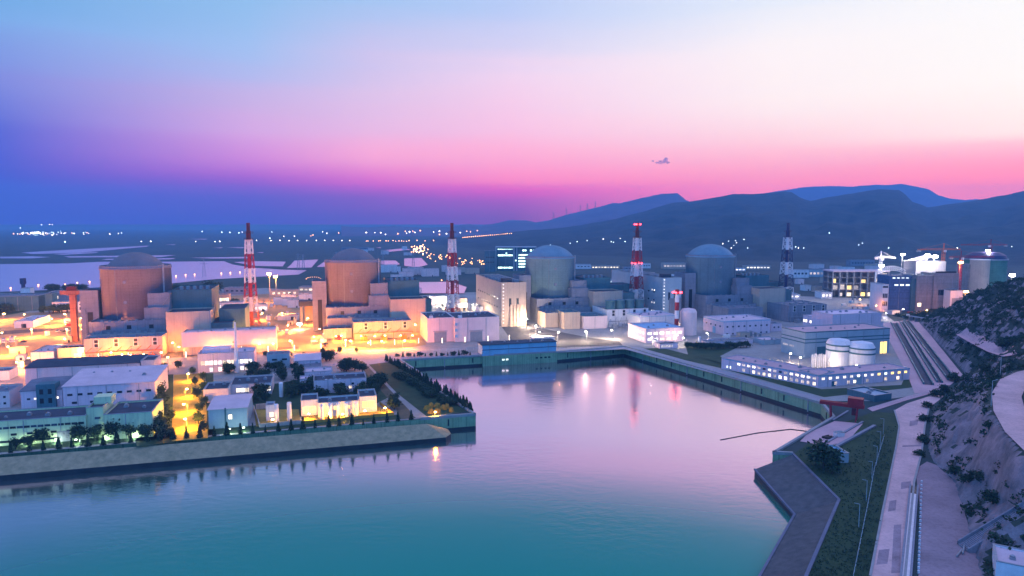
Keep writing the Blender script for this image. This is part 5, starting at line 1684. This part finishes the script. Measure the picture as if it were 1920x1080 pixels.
# ------------------------------------------------------------------ lamps
SOD, WHT, NEU = (1.0, .275, .04), (1.0, .72, .48), (1, .84, .78)
E_sod = emit('sodium_lamp', (1, .55, .18), 60)
E_wht = emit('white_lamp', (1, .92, .82), 30)
E_grn = emit('green_lamp', (.8, 1, .75), 6)
E_col = emit('light_column', (1, .80, .60), 7)
LD = {}
def ldata(kind, power, r_=.5):
    k = (kind, power)
    if k not in LD:
        l = bpy.data.lights.new('lamp_light', 'POINT')
        l.color = {'s': SOD, 'w': WHT, 'n': NEU, 'y': (1, .40, .015), 'g': (.72, 1, .70)}[kind]
        l.energy = power; l.shadow_soft_size = r_
        LD[k] = l
    return LD[k]
LMP = {}
def lamp_mesh(h, kind):
    k = (h, kind)
    if k not in LMP:
        a = MB().tube((0, 0, 0), (0, 0, h), .14, 6, .09).tube((0, 0, h), (1.6, 0, h + .25), .07, 4)
        b = MB().lathe([(.1, -.25), (.55, -.12), (.62, .05), (.3, .3), (.05, .35)], 10)
        LMP[k] = (a.mesh('pole', m_steel), b.mesh('lamp_head', E_sod if kind in 'sy' else E_grn if kind == 'g' else E_wht))
    return LMP[k]
def lamp(px, py, h, kind, power, label, group, p=None, hs=1.0, rot=None):
    p = p or P(px, py)
    r = thing('street_lamp', label, 'lamp', p, rnd.uniform(0, 6.28) if rot is None else rot, group)
    a, b = lamp_mesh(h, kind)
    part('pole', a, r)
    part('lamp_head', b, r, (1.7, 0, h + .1), 0, hs)
    if power:
        o = bpy.data.objects.new('lamp_light', ldata(kind, power)); COL.objects.link(o)
        o.parent = r; o.location = (1.7, 0, h - .9)
    return r
PW = 125000
PWW = 38000
def lset(lst, h, kind, power, what, group, hs=1.0):
    lst = sorted(lst)
    for i, q in enumerate(lst):
        lamp(q[0], q[1], h, kind, power * (q[2] if len(q) > 2 else 1), '%s %s' % (nth(i), what), group, hs=hs)
lset([(-30, 660), (-20, 610), (5, 640), (6, 601, .7), (18, 668), (43, 603), (60, 632), (60, 690, .8), (95, 612), (118, 652), (125, 601), (126, 632), (150, 675), (155, 610), (185, 655, 1.2), (205, 680, .7), (30, 700, .6), (-20, 730, .5), (-40, 690)], 7, 's', PW * .8, 'sodium lamp from the left on the wide orange yard', 'sodium lamps on the left yard')
lset([(225, 684, .35), (250, 683, .35), (275, 682, .4), (300, 680, .9), (332, 668, .9), (338, 655, .6), (315, 690, .6)], 7, 's', PW * .14, 'sodium lamp from the left between slotted hall and pink warehouse', 'sodium lamps before the slotted hall')
lset([(440, 630), (490, 600), (520, 640), (540, 625), (548, 655), (575, 610), (585, 648), (602, 632), (625, 625), (645, 655), (660, 655), (690, 660, .8), (720, 656, .8), (755, 655, .8), (470, 650), (530, 600)], 7, 's', PW * .55, 'sodium lamp from the left on the yard before the rosy dome', 'sodium lamps before the rosy dome')
lset([(626, 642, .5), (642, 640, .6), (681, 641, .4), (701, 641, .4), (724, 641, .4), (748, 640, .4), (770, 640, .5)], 5, 'y', PW * .25, 'yellow lamp from the left at the foot of the three slot hall', 'yellow lamps at the three slot hall')
lset([(395, 668), (425, 667, .7), (485, 663), (512, 661)], 7, 's', PW * .1, 'sodium lamp from the left before the long pink shed', 'sodium lamps before the long pink shed')
lset([(352, 715, .8), (348, 745, .9), (352, 775, 1.1), (350, 803, 1.2)], 5, 'y', PW * .2, 'glowing yellow lamp along the lane from the far end', 'yellow lamps along the lane')
lset([(579, 789, .30), (612, 788, .3), (645, 786, .3), (690, 782, .35), (716, 776, .3), (508, 797, .08)], 3, 'y', PW * .13, 'low yellow lamp from the left in the service court', 'low lamps in the service court')
lset([(815, 782, .25)], 3, 'y', PW * .15, 'low lamp among golden shrubs', None)
lset([(860, 572), (885, 585), (900, 600), (925, 598, .7), (938, 612, .8), (962, 604, 1.0), (985, 614, 1.4), (1005, 627, 1.4), (1012, 641, .7), (1045, 640, .7), (1100, 639, .8), (1150, 637, .8), (830, 575), (800, 575, .7), (770, 565, .6)], 8, 'w', PWW, 'white lamp from the left around the third dome', 'white lamps round the third dome')
lset([(1180, 625, .5), (1195, 622, .4), (1262, 606, .8), (1272, 612, 1.0), (1225, 650, .12), (1268, 645, .5), (1285, 650, .4), (1328, 640, .5), (1480, 680, .6), (1498, 690, .4), (1555, 695, .5), (1600, 704, .5)], 7, 'w', PWW * .26, 'white lamp from the left around the offices right of the basin', 'white lamps right of the basin')
lset([(-8, 841), (45, 838), (100, 834), (150, 831), (200, 828), (255, 825), (425, 812), (450, 810, .7)], 2, 'g', 1300, 'greenish lamp from the left between cypress row and mint walls', 'greenish lamps behind the cypress row')
for k_, (U_, x_, lab_) in enumerate(((U1, 38, 'first sodium lamp at the foot of the orange wall by the leftmost dome'), (U1, 56, 'second sodium lamp at the foot of the orange wall by the leftmost dome'), (U2, 52, 'sodium lamp at the foot of the orange wall by the rosy dome'), (U1, 72, 'sodium lamp below the teal steps by the leftmost dome'))):
    lamp(0, 0, 9, 's', PW * .17, lab_, 'sodium lamps at the orange walls', p=loc_of(U_, x_, -60))
# lit columns and posts along the quay road
for i, (x, y) in enumerate([(349, 672), (453, 662), (503, 661), (552, 659), (602, 655), (648, 652), (695, 649), (740, 648), (785, 645), (829, 645), (872, 643), (915, 641), (955, 639), (296, 680), (185, 676), (241, 674)]):
    p = P(x, y)
    r = thing('light_column', '%s slim glowing column from the left along the quay road' % nth(sorted([349, 453, 503, 552, 602, 648, 695, 740, 785, 829, 872, 915, 955, 296, 185, 241]).index(x)), 'lamp', p, 0, 'glowing columns along the quay road')
    MB().tube((0, 0, 0), (0, 0, .8), .22, 8).build('base', m_steel, r)
    MB().tube((0, 0, .8), (0, 0, 5), .17, 8).build('light_tube', E_col, r)
# floodlight masts
def flood(p, h, label, power, kind='n', hs=2.2):
    r = thing('floodlight_mast', label, 'floodlight', p)
    MB().tube((0, 0, 0), (0, 0, h), .5, 6, .3).build('mast', m_steel, r)
    MB().box(-2.2, -.5, h - .6, 2.2, .5, h + .2).build('lamp_bracket', m_steel, r)
    for x in (-1.5, 0, 1.5):
        part('floodlight', MB().lathe([(.05, -.8), (.8, -.5), (.9, 0), (.7, .6), (.05, .8)], 10).mesh('floodlight', E_wht if kind != 's' else E_sod), r, (x, -1.2, h), 0, hs / 2)
    o = bpy.data.objects.new('lamp_light', ldata(kind, power, 1.2)); COL.objects.link(o)
    o.parent = r; o.location = (0, -4, h - 1)
    return r
def fl(px, pyt, dep, *a, **k):
    G_ = PD(px, pyt, dep); h = G_.z; G_.z = 0
    return flood(G_, h, *a, **k)
fl(505, 513, 860, 'left of the twin orange floodlight masts by the ponds', 160000, 's')
fl(517, 518, 850, 'right of the twin orange floodlight masts by the ponds', 160000, 's')
fl(562, 607, 640, 'bright white floodlight on the yard left of the rosy dome', 14000)
fl(595, 606, 645, 'bright white floodlight next to the portal of the rosy dome', 14000)
fl(1692, 477, 850, 'floodlight on the orange mast at the building site', 90000)
fl(1738, 479, 790, 'left of the two brightest floodlights over the building site', 90000, hs=4)
fl(1752, 481, 790, 'right of the two brightest floodlights over the building site', 90000, hs=4)
fl(1652, 498, 850, 'cool floodlight by the white tower crane', 60000, hs=3)
fl(1800, 492, 860, 'warm floodlight left of the unfinished containment', 60000, 's', hs=3)
fl(1851, 470, 970, 'floodlight under the red tower crane', 70000, hs=3.4)
fl(1897, 516, 900, 'wide floodlight above the dark hill at the right edge', 60000, hs=5)
fl(1810, 547, 740, 'lamp shining behind the shoulder of the dark hill', 16000, 's')
fl(1324, 640, 600, 'bright white floodlight before the lilac hall', 5000)
for i, (x, y, k, pw) in enumerate([(1640, 585, 's', 9000), (1690, 592, 'w', 6000), (1735, 594, 's', 9000), (1765, 592, 's', 9000), (1790, 598, 's', 12000), (1610, 572, 's', 7000), (1660, 600, 'n', 5000), (1750, 600, 'w', 8000)]):
    lamp(x, y, 7, k, pw, '%s lamp from the left on the muddy building site ground' % nth(sorted([1640, 1690, 1735, 1765, 1790, 1610, 1660, 1750]).index(x)), 'lamps on the building site ground')
# lights far out: town, roads and farmsteads, each a lamp on its post
from mathutils.bvhtree import BVHTree
trees_ = []
for o in COL.objects:
    if o.name.startswith('mountain_ridge'):
        trees_.append(BVHTree.FromPolygons([v.co.copy() for v in o.data.vertices], [tuple(p.vertices) for p in o.data.polygons]))
def far_hit(px, py):
    d = ray(px, py).normalized(); best = None
    for t in trees_:
        h = t.ray_cast(CAMP, d)
        if h[0] is not None and (best is None or h[3] < best[1]): best = (h[0], h[3])
    if d.z < -1e-4:
        g = P(px, py)
        if best is None or (g - CAMP).length < best[1]: best = (g, 0)
    return best[0] if best else PD(px, py, 8000)
FE = {'w': emit('far_white', (1, .90, .80), 9), 'o': emit('far_orange', (1, .42, .14), 9), 'c': emit('far_cool', (.75, .95, 1), 8), 'g': emit('far_green', (.7, 1, .85), 8)}
FM = {}
def far_lamp(px, py, k, label, group, sz=1.0):
    p = far_hit(px, py)
    d = (p - CAMP).length
    s = d / 1000 * sz * .68
    if k not in FM:
        FM[k] = (MB().tube((0, 0, -1.2), (0, 0, .2), .06, 4).mesh('post', m_steel), MB().lathe([(.02, -.75), (.55, -.45), (.75, 0), (.55, .45), (.02, .75)], 10).mesh('lamp_head', FE[k]))
    r = thing('distant_lamp', label, 'lamp', p, 0, group)
    part('post', FM[k][0], r, (0, 0, s * 1.2), 0, s); part('lamp_head', FM[k][1], r, (0, 0, s * 1.2), 0, s)
rs = random.Random(21)
for i in range(80):
    x = rs.choice([rs.uniform(18, 172), rs.uniform(40, 120), rs.gauss(66, 5)])
    far_lamp(x, rs.gauss(438.5, 1.5), rs.choice('wwcgo'), 'tiny light in the bright cluster of the far works at the left horizon', 'lights of the far works', rs.uniform(.6, 1.15))
for x, y, k in [(78, 422.5, 'c'), (93, 422.5, 'w'), (98, 422.5, 'w'), (38, 429, 'c'), (122, 455, 'g'), (265, 454, 'w'), (283, 454, 'w'), (206, 440, 'w'), (222, 439, 'w'), (228, 438, 'c'), (379, 435.5, 'c'), (367, 454, 'w'), (403, 454, 'w'), (412, 454, 'w'), (416, 437, 'g'), (431, 437, 'c'), (448, 438, 'g'), (454, 436, 'w'), (510, 436, 'g'), (532, 444, 'w'), (506, 448, 'c'), (552, 444, 'w'), (587, 442, 'o'), (583, 443, 'o'), (605, 436, 'w'), (613, 439, 'w'), (635, 438, 'o'), (628, 480, 'c')]:
    far_lamp(x, y, k, 'lone pale light out on the dark plain', 'lone lights on the plain', rs.uniform(.9, 1.5))
for x in (481, 508, 525, 542, 558, 575, 593, 609, 625, 641, 656):
    far_lamp(x, 452 + rs.uniform(-.4, .4), 'w', 'evenly spaced road lamp in the far straight row', 'far straight row of road lamps', 1.1)
for x, y in [(687, 438), (703, 437.5), (714, 438), (723, 441), (746, 440), (760, 435), (762.5, 438.5), (768, 436.5), (774, 435), (778, 437.5), (788, 434), (813, 436), (824, 435), (824, 441), (837, 440), (863, 437.5), (875, 435), (882, 436), (895, 434)]:
    far_lamp(x, y, rs.choice('ow'), 'orange light in the scattered upper row below the low hills', 'upper row of orange lights', rs.uniform(1.1, 1.9))
for x in [687, 690, 700, 710, 713, 724, 728, 737, 742, 748, 753, 757, 762, 767, 782, 797, 813]:
    far_lamp(x, 452.5 + rs.uniform(-1, 1), 'o', 'orange light in the dense lower row by the far shore road', 'lower row of orange lights', rs.uniform(.9, 1.3))
for i in range(24):
    t = i / 23
    far_lamp(868 + 91 * t, 446.5 - 8 * t, 'o', 'lamp in the orange string climbing the dark ridge', 'string of lamps on the ridge', rs.uniform(.8, 1.3))
for i in range(34):
    far_lamp(rs.gauss(782, 8), rs.gauss(470, 4), rs.choice('oow'), 'light in the brightest orange cluster of the village', 'village lights', rs.uniform(.9, 2.0))
for i in range(48):
    x = rs.uniform(795, 908)
    far_lamp(x, 480 + (x - 795) * .13 + rs.gauss(0, 4), 'o', 'orange light in the village strip behind the second chimney', 'lights of the village strip', rs.uniform(.7, 1.5))
for x, y in [(1032, 460), (1069, 457), (1082, 454), (1101, 452), (1131, 449.5), (1146, 454), (1150, 455), (1163, 448), (1172, 454), (1312, 467), (1335, 463), (1355, 458), (1366, 453), (1379, 452), (1376, 461), (1371, 466), (1402, 466), (1395, 450), (1381, 456), (1485, 466), (1492, 464), (1497, 466), (1507, 466), (1555, 438), (1610, 460), (1617, 457), (1666, 466), (1897, 463), (1795, 466)]:
    far_lamp(x, y, rs.choice('ccw'), 'small cool light high on the mountain slope', 'lights on the mountain slope', rs.uniform(.7, 1.1))
for x, y in [(1102, 516), (1115, 517), (1127, 518), (1136, 522), (1123, 534), (1132, 536), (1148, 534), (1154, 539), (1288, 514), (1289, 522)]:
    far_lamp(x, y, 'w', 'pale lamp between the third dome and the bluish turbine hall', 'lamps between the domes', .9)
for x, y in [(310, 520), (330, 519), (348, 517), (365, 516), (415, 514), (432, 513), (145, 532), (122, 535), (72, 536), (20, 542), (168, 530), (450, 512), (758, 528), (785, 528), (828, 527)]:
    far_lamp(x, y, 'o', 'warm lamp on the shore road along the estuary', 'lamps on the shore road', 1.5)
for i in range(12):
    a = pi * i / 11
    far_lamp(588 - 14 * cos(a), 524 - 4 * sin(a), 'o', 'lamp on the little curved road among the orange lights', 'lamps on the curved road', .55)
# unlit posts on the right bank
for i, (x, yb, yt) in enumerate([(1624, 942, 898), (1634.5, 898, 864), (1643.5, 873, 835), (1650, 842, 808), (1656, 815, 784), (1610, 990, 942)]):
    p = P(x, yb)
    h = (yb - yt) * p.y / FPX
    r = thing('lamp_post', '%s unlit grey post from the nearest end along the right bank' % nth([1610, 1624, 1634.5, 1643.5, 1650, 1656].index(x)), 'lamp post', p, 2.6, 'unlit posts along the right bank')
    MB().tube((0, 0, 0), (0, 0, h), .12, 6, .08).build('pole', m_blug, r)
    MB().tube((0, 0, h), (1.6, 0, h + .1), .08, 5).build('arm', m_blug, r)
for i, (x, yb, yt, lab) in enumerate([(1875, 707, 668, 'unlit lamp post beside the bend of the upper hill road'), (1858, 763, 712, 'lamp post with arm on the rock edge below the hill road')]):
    p = hill_hit(x, yb)
    h = (yb - yt) * p.y / FPX
    r = thing('lamp_post', lab, 'lamp post', p, .3)
    MB().tube((0, 0, -.5), (0, 0, h), .14, 6, .09).build('pole', m_blug, r)
    MB().tube((0, 0, h), (2.6, 0, h + .3), .09, 5).build('arm', m_blug, r)
# wire fence on the bank and railings
def fence(l, label, h, step, name='fence', m=None, grp=None):
    r = thing(name, label, 'fence')
    pts = px_poly(l); posts = MB(); rails = MB()
    for a, b in zip(pts, pts[1:]):
        n = max(1, int((b - a).length / step))
        for i in range(n):
            p = a.lerp(b, i / n)
            posts = MB().tube(p, p + V((0, 0, h)), .09, 4)
            posts.build('post', m or m_blug, r)
        for z in (h * .5, h - .05):
            rails.tube(a + V((0, 0, z)), b + V((0, 0, z)), .05, 3)
    rails.build('rail', m or m_blug, r)
    return r
fence([(1600, 1085), (1625, 960), (1640, 880), (1658, 820)], 'thin wire fence running down the right grass bank', 1.6, 4)
fence([(1175, 651.5), (1360, 699), (1538, 748)], 'long railing on the diagonal basin wall', 1.2, 5)
fence([(1630, 768), (1700, 748), (1763, 732)], 'railing along the pale service path', 1.2, 3, m=m_wht)
fence([(760, 662), (900, 656)], 'white fence along the bright quay road', 2, 5, m=m_wht)
fence([(1046, 655), (1165, 646)], 'fence with dark posts right of the blue pump house', 2.2, 7, m=m_dark)
# pylons on the skyline and over the ponds
def pylon(p, h, label, grp):
    r = thing('power_pylon', label, 'pylon', p, .4, grp)
    mb = MB(); w = h * .09
    f = lambda t: w * (1 - .85 * t)
    for k in range(4):
        sx, sy = ((1, 1), (-1, 1), (-1, -1), (1, -1))[k]; tx, ty = ((1, 1), (-1, 1), (-1, -1), (1, -1))[(k + 1) % 4]
        mb.tube((sx * w, sy * w, 0), (sx * w * .15, sy * w * .15, h), h * .009)
        for i in range(5):
            a, c = i / 5, (i + 1) / 5
            mb.tube((sx * f(a), sy * f(a), h * a), (tx * f(c), ty * f(c), h * c), h * .005, 3)
    mb.build('lattice', m_steel, r)
    for z, L in ((.72, .20), (.84, .17), (.95, .13)): MB().tube((-h * L, 0, h * z), (h * L, 0, h * z), h * .008).build('cross_arm', m_steel, r)
for i, (x, y) in enumerate([(1088, 398), (1101, 395), (1116, 391), (1062, 404), (1038, 411)]):
    p = PD(x, y + 1, 5560)
    pylon(p, 62, 'thin power pylon standing on the skyline ridge', 'pylons on the ridge')
for i, (x, y) in enumerate([(383, 519), (560, 505), (569, 507), (631, 500), (775, 500), (718, 497)]):
    pylon(P(x, y), 34, 'thin dark pylon before the bright ponds', 'pylons by the ponds')
# vehicles
def car(p, rot, label, m, grp=None, van=False):
    r = thing('parked_van' if van else 'parked_car', label, 'van' if van else 'car', p, rot, grp)
    L, H = (5.2, 2.1) if van else (4.4, 1.0)
    mb = MB().prism([(-L / 2, -.85), (L / 2, -.85), (L / 2 + .12, 0), (L / 2, .85), (-L / 2, .85)], .35, H)
    mb.build('body', m, r)
    if not van:
        i = [(-1.5, -.75, 1.0), (1.1, -.75, 1.0), (.6, -.62, 1.5), (-1.1, -.62, 1.5)]
        c = MB().quad(*i).quad(*[(x, -y, z) for x, y, z in i][::-1])
        for a, b in ((0, 3), (3, 2), (2, 1)):
            c.quad(i[a], i[b], (i[b][0], -i[b][1], i[b][2]), (i[a][0], -i[a][1], i[a][2]))
        c.build('cabin', m_glass, r)
    else: MB().box(L / 2 - 1.2, -.87, 1.3, L / 2 - .2, .87, 1.9).build('window', m_glass, r)
    for x in (-1.4, 1.4):
        for y in (-.8, .8):
            w = MB().tube((x, y - .12, .35), (x, y + .12, .35), .35, 10).build('wheel', m_dark, r)
car(P(589, 642), TH + .2, 'white van driving on the orange yard before the rosy dome', m_white, None, True)
for i, (x, y) in enumerate([(108, 622), (115, 622), (122, 622), (129, 621), (152, 621), (158, 621), (164, 620)]):
    car(P(x, y), 1.8, '%s car from the left parked in the row on the left yard' % nth(i), [m_white, m_steel, m_dark][i % 3], 'cars parked on the left yard')
# loose plant on the yards
def clutter(boxes, n, label, group, kinds, seed, big=1.0):
    rs = random.Random(seed)
    for _ in range(n):
        x0, x1, y0, y1 = rs.choice(boxes)
        p = P(rs.uniform(x0, x1), rs.uniform(y0, y1))
        k = rs.choice(kinds)
        rot = TH + rs.choice([0, pi / 2]) + rs.uniform(-.05, .05)
        if k == 'container':
            r = thing('container', label[k], 'container', p, rot, group)
            MB().box(-3, -1.2, .15, 3, 1.2, 2.7).build('body', rs.choice([m_blue, m_red, m_white, m_steel, m_teal]), r)
            MB().box(3.003, -1.1, .25, 3.06, 1.1, 2.6).build('door', m_steel, r)
        elif k == 'tank':
            r = thing('small_tank', label[k], 'tank', p, rot, group)
            q = rs.uniform(1.2, 2.2)
            MB().lathe([(q, .3), (q, q * 2.2)], 16).build('shell', m_white, r); MB().lathe([(q + .05, q * 2.2), (q * .6, q * 2.5), (.05, q * 2.6)], 16).build('cap', m_steel, r)
        elif k == 'rack':
            r = thing('pipe_rack', label[k], 'pipe rack', p, rot, group)
            for x in (-7, 0, 7): MB().box(x - .2, -1.2, 0, x + .2, 1.2, 4.6).build('stand', m_steel, r)
            for y in (-.8, 0, .8): MB().tube((-9, y, 4.9), (9, y, 4.9), .28, 6).build('pipe', m_steel, r)
        elif k == 'shed':
            w = rs.uniform(5, 11) * big
            bldg('equipment_shed', label[k], 'shed', p, w, rs.uniform(4, 7) * big, rs.uniform(3, 5) * big, rs.choice([m_white, m_cream, m_pink]), m_roof, doors=[('F', .6, 1.6, 2.2, m_dark)], group=group)
        else:
            car(p, rot, label[k], rs.choice([m_white, m_steel, m_dark, m_blue, m_red]), group)
def labs(where): return {'container': 'shipping container standing ' + where, 'tank': 'small upright tank standing ' + where, 'rack': 'low pipe rack standing ' + where, 'shed': 'small equipment shed standing ' + where, 'car': 'small car parked ' + where}
K_ = ['container', 'tank', 'rack', 'shed', 'car', 'car']
clutter([(70, 165, 622, 668), (0, 60, 630, 690), (110, 170, 600, 615)], 26, labs('on the wide orange yard at far left'), 'small things on the left yard', K_, 31)
clutter([(480, 555, 590, 650), (600, 650, 625, 650)], 24, labs('on the orange yard between the first two domes'), 'small things on the middle yard', K_, 32)
clutter([(735, 800, 560, 600), (800, 875, 566, 582), (880, 930, 580, 592)], 18, labs('on the white lit yard round the second chimney'), 'small things round the second chimney', K_, 33)
clutter([(1290, 1460, 630, 640), (1380, 1500, 560, 600), (1200, 1240, 632, 648)], 18, labs('on the blue yard right of the basin'), 'small things on the blue yard', K_, 34)
clutter([(1600, 1760, 575, 600), (1700, 1790, 592, 606), (1580, 1660, 560, 580)], 36, labs('on the muddy ground of the building site'), 'small things on the building site', K_ + ['container'], 35)
clutter([(475, 600, 548, 590), (330, 420, 556, 575), (700, 790, 548, 560)], 22, labs('among the lights behind the first two domes'), 'small buildings behind the first two domes', ['shed', 'shed', 'tank', 'rack'], 36, 1.9)
clutter([(1085, 1180, 535, 560), (1380, 1560, 530, 562), (1150, 1280, 520, 530)], 30, labs('on the dim ground behind the right hand domes'), 'small buildings behind the right hand domes', ['shed', 'shed', 'tank', 'rack'], 37, 2.0)
clutter([(1480, 1640, 500, 530), (620, 780, 468, 480), (640, 900, 505, 530)], 26, labs('far behind the plant before the mountain'), 'small buildings far behind the plant', ['shed'], 38, 3.0)
# small purple cloud, a wisp far beyond the air of the plain
mc = bpy.data.materials.new('cloud_vapour'); mc.use_nodes = True
t = mc.node_tree; b = t.nodes['Principled BSDF']
b.inputs['Base Color'].default_value = (.42, .16, .42, 1); b.inputs['Roughness'].default_value = 1; b.inputs['Specular IOR Level'].default_value = 0
lw = t.nodes.new('ShaderNodeLayerWeight'); lw.inputs[0].default_value = .35
mr = t.nodes.new('ShaderNodeMapRange'); mr.inputs[1].default_value, mr.inputs[2].default_value, mr.inputs[3].default_value, mr.inputs[4].default_value = .15, .85, .38, 0
t.links.new(lw.outputs['Facing'], mr.inputs[0]); t.links.new(mr.outputs[0], b.inputs['Alpha'])
mb = MB()
for (x, y, sx, sy) in [(1224, 302, 3.5, 1.6), (1232, 305, 5, 2), (1241, 305, 8, 3), (1247, 301, 6, 4.5), (1249, 297, 4, 3), (1252, 305, 5, 3), (1238, 302, 4, 2)]:
    c = PD(x, y, 12000); k = 12000 / FPX
    n, m = 20, 12; i0 = len(mb.v)
    for j in range(m + 1):
        f = pi * j / m
        for q in range(n):
            a = 2 * pi * q / n
            u = V((sin(f) * cos(a), sin(f) * sin(a), cos(f)))
            g = 1 + .5 * mn.fractal(u * 1.6 + V((x, y, 0)), 1, 2, 4)
            mb.v.append((c.x + u.x * sx * .75 * k * g, c.y + u.y * sx * k * g, c.z + u.z * sy * .75 * k * g))
    for j in range(m):
        for q in range(n):
            mb.f.append((i0 + j * n + q, i0 + (j + 1) * n + q, i0 + (j + 1) * n + (q + 1) % n, i0 + j * n + (q + 1) % n)); mb.m.append(0)
o = mb.build('cloud', mc, smooth=True)
tag(o, 'single small purple wisp of cloud above the mountains', 'cloud', None, 'thing')
# corner building and ramp at the lower right
A = P(1868, 1052, 7)
r = bldg('control_house', 'white roofed control house cut by the lower right corner', 'house', A, 14, 12, 7, m_wht, m_roofl, rot=-.55, par=.5)
q0, q1 = hill_hit(1805, 1030), hill_hit(1935, 955)
d = V((q1.x - q0.x, q1.y - q0.y, 0)); rot = atan2(d.y, d.x)
r = thing('stair_ramp', 'ribbed concrete stair ramp climbing the slope at lower right', 'stair', (q0.x, q0.y, 0), rot)
L = d.length; N_ = 44
mb = MB()
for i in range(N_):
    mb.box(L * i / N_, -2.4, -.5, L * (i + .96) / N_, 2.4, max(q0.z, 0) + .6 + (q1.z - q0.z + .5) * i / N_)
    if i: pass
mb.build('steps', m_annex, r)
for y in (-2.9, 2.45):
    m2 = MB(); z0, z1 = max(q0.z, 0) + 1.4, q1.z + 2
    m2.quad((0, y, 0), (L, y, 0), (L, y, z1), (0, y, z0)).quad((0, y + .45, 0), (L, y + .45, 0), (L, y + .45, z1), (0, y + .45, z0)).quad((0, y, z0), (L, y, z1), (L, y + .45, z1), (0, y + .45, z0))
    m2.build('side_wall', m_annex, r)
for i in range(7):
    p = P(1800 + i * 8, 1040 - i * 5)
    o = MB().tube((-3, 0, .5 + .3 * (i % 3)), (3.2, .4, .5 + .35 * (i % 2)), .28, 7).build('pipe_length', m_steel)
    o.location = p; o.rotation_euler = (0, 0, .7 + .15 * (i % 3))
    tag(o, 'loose grey pipe length in the heap at the foot of the stair ramp', 'pipe', 'heap of pipe lengths', 'thing')
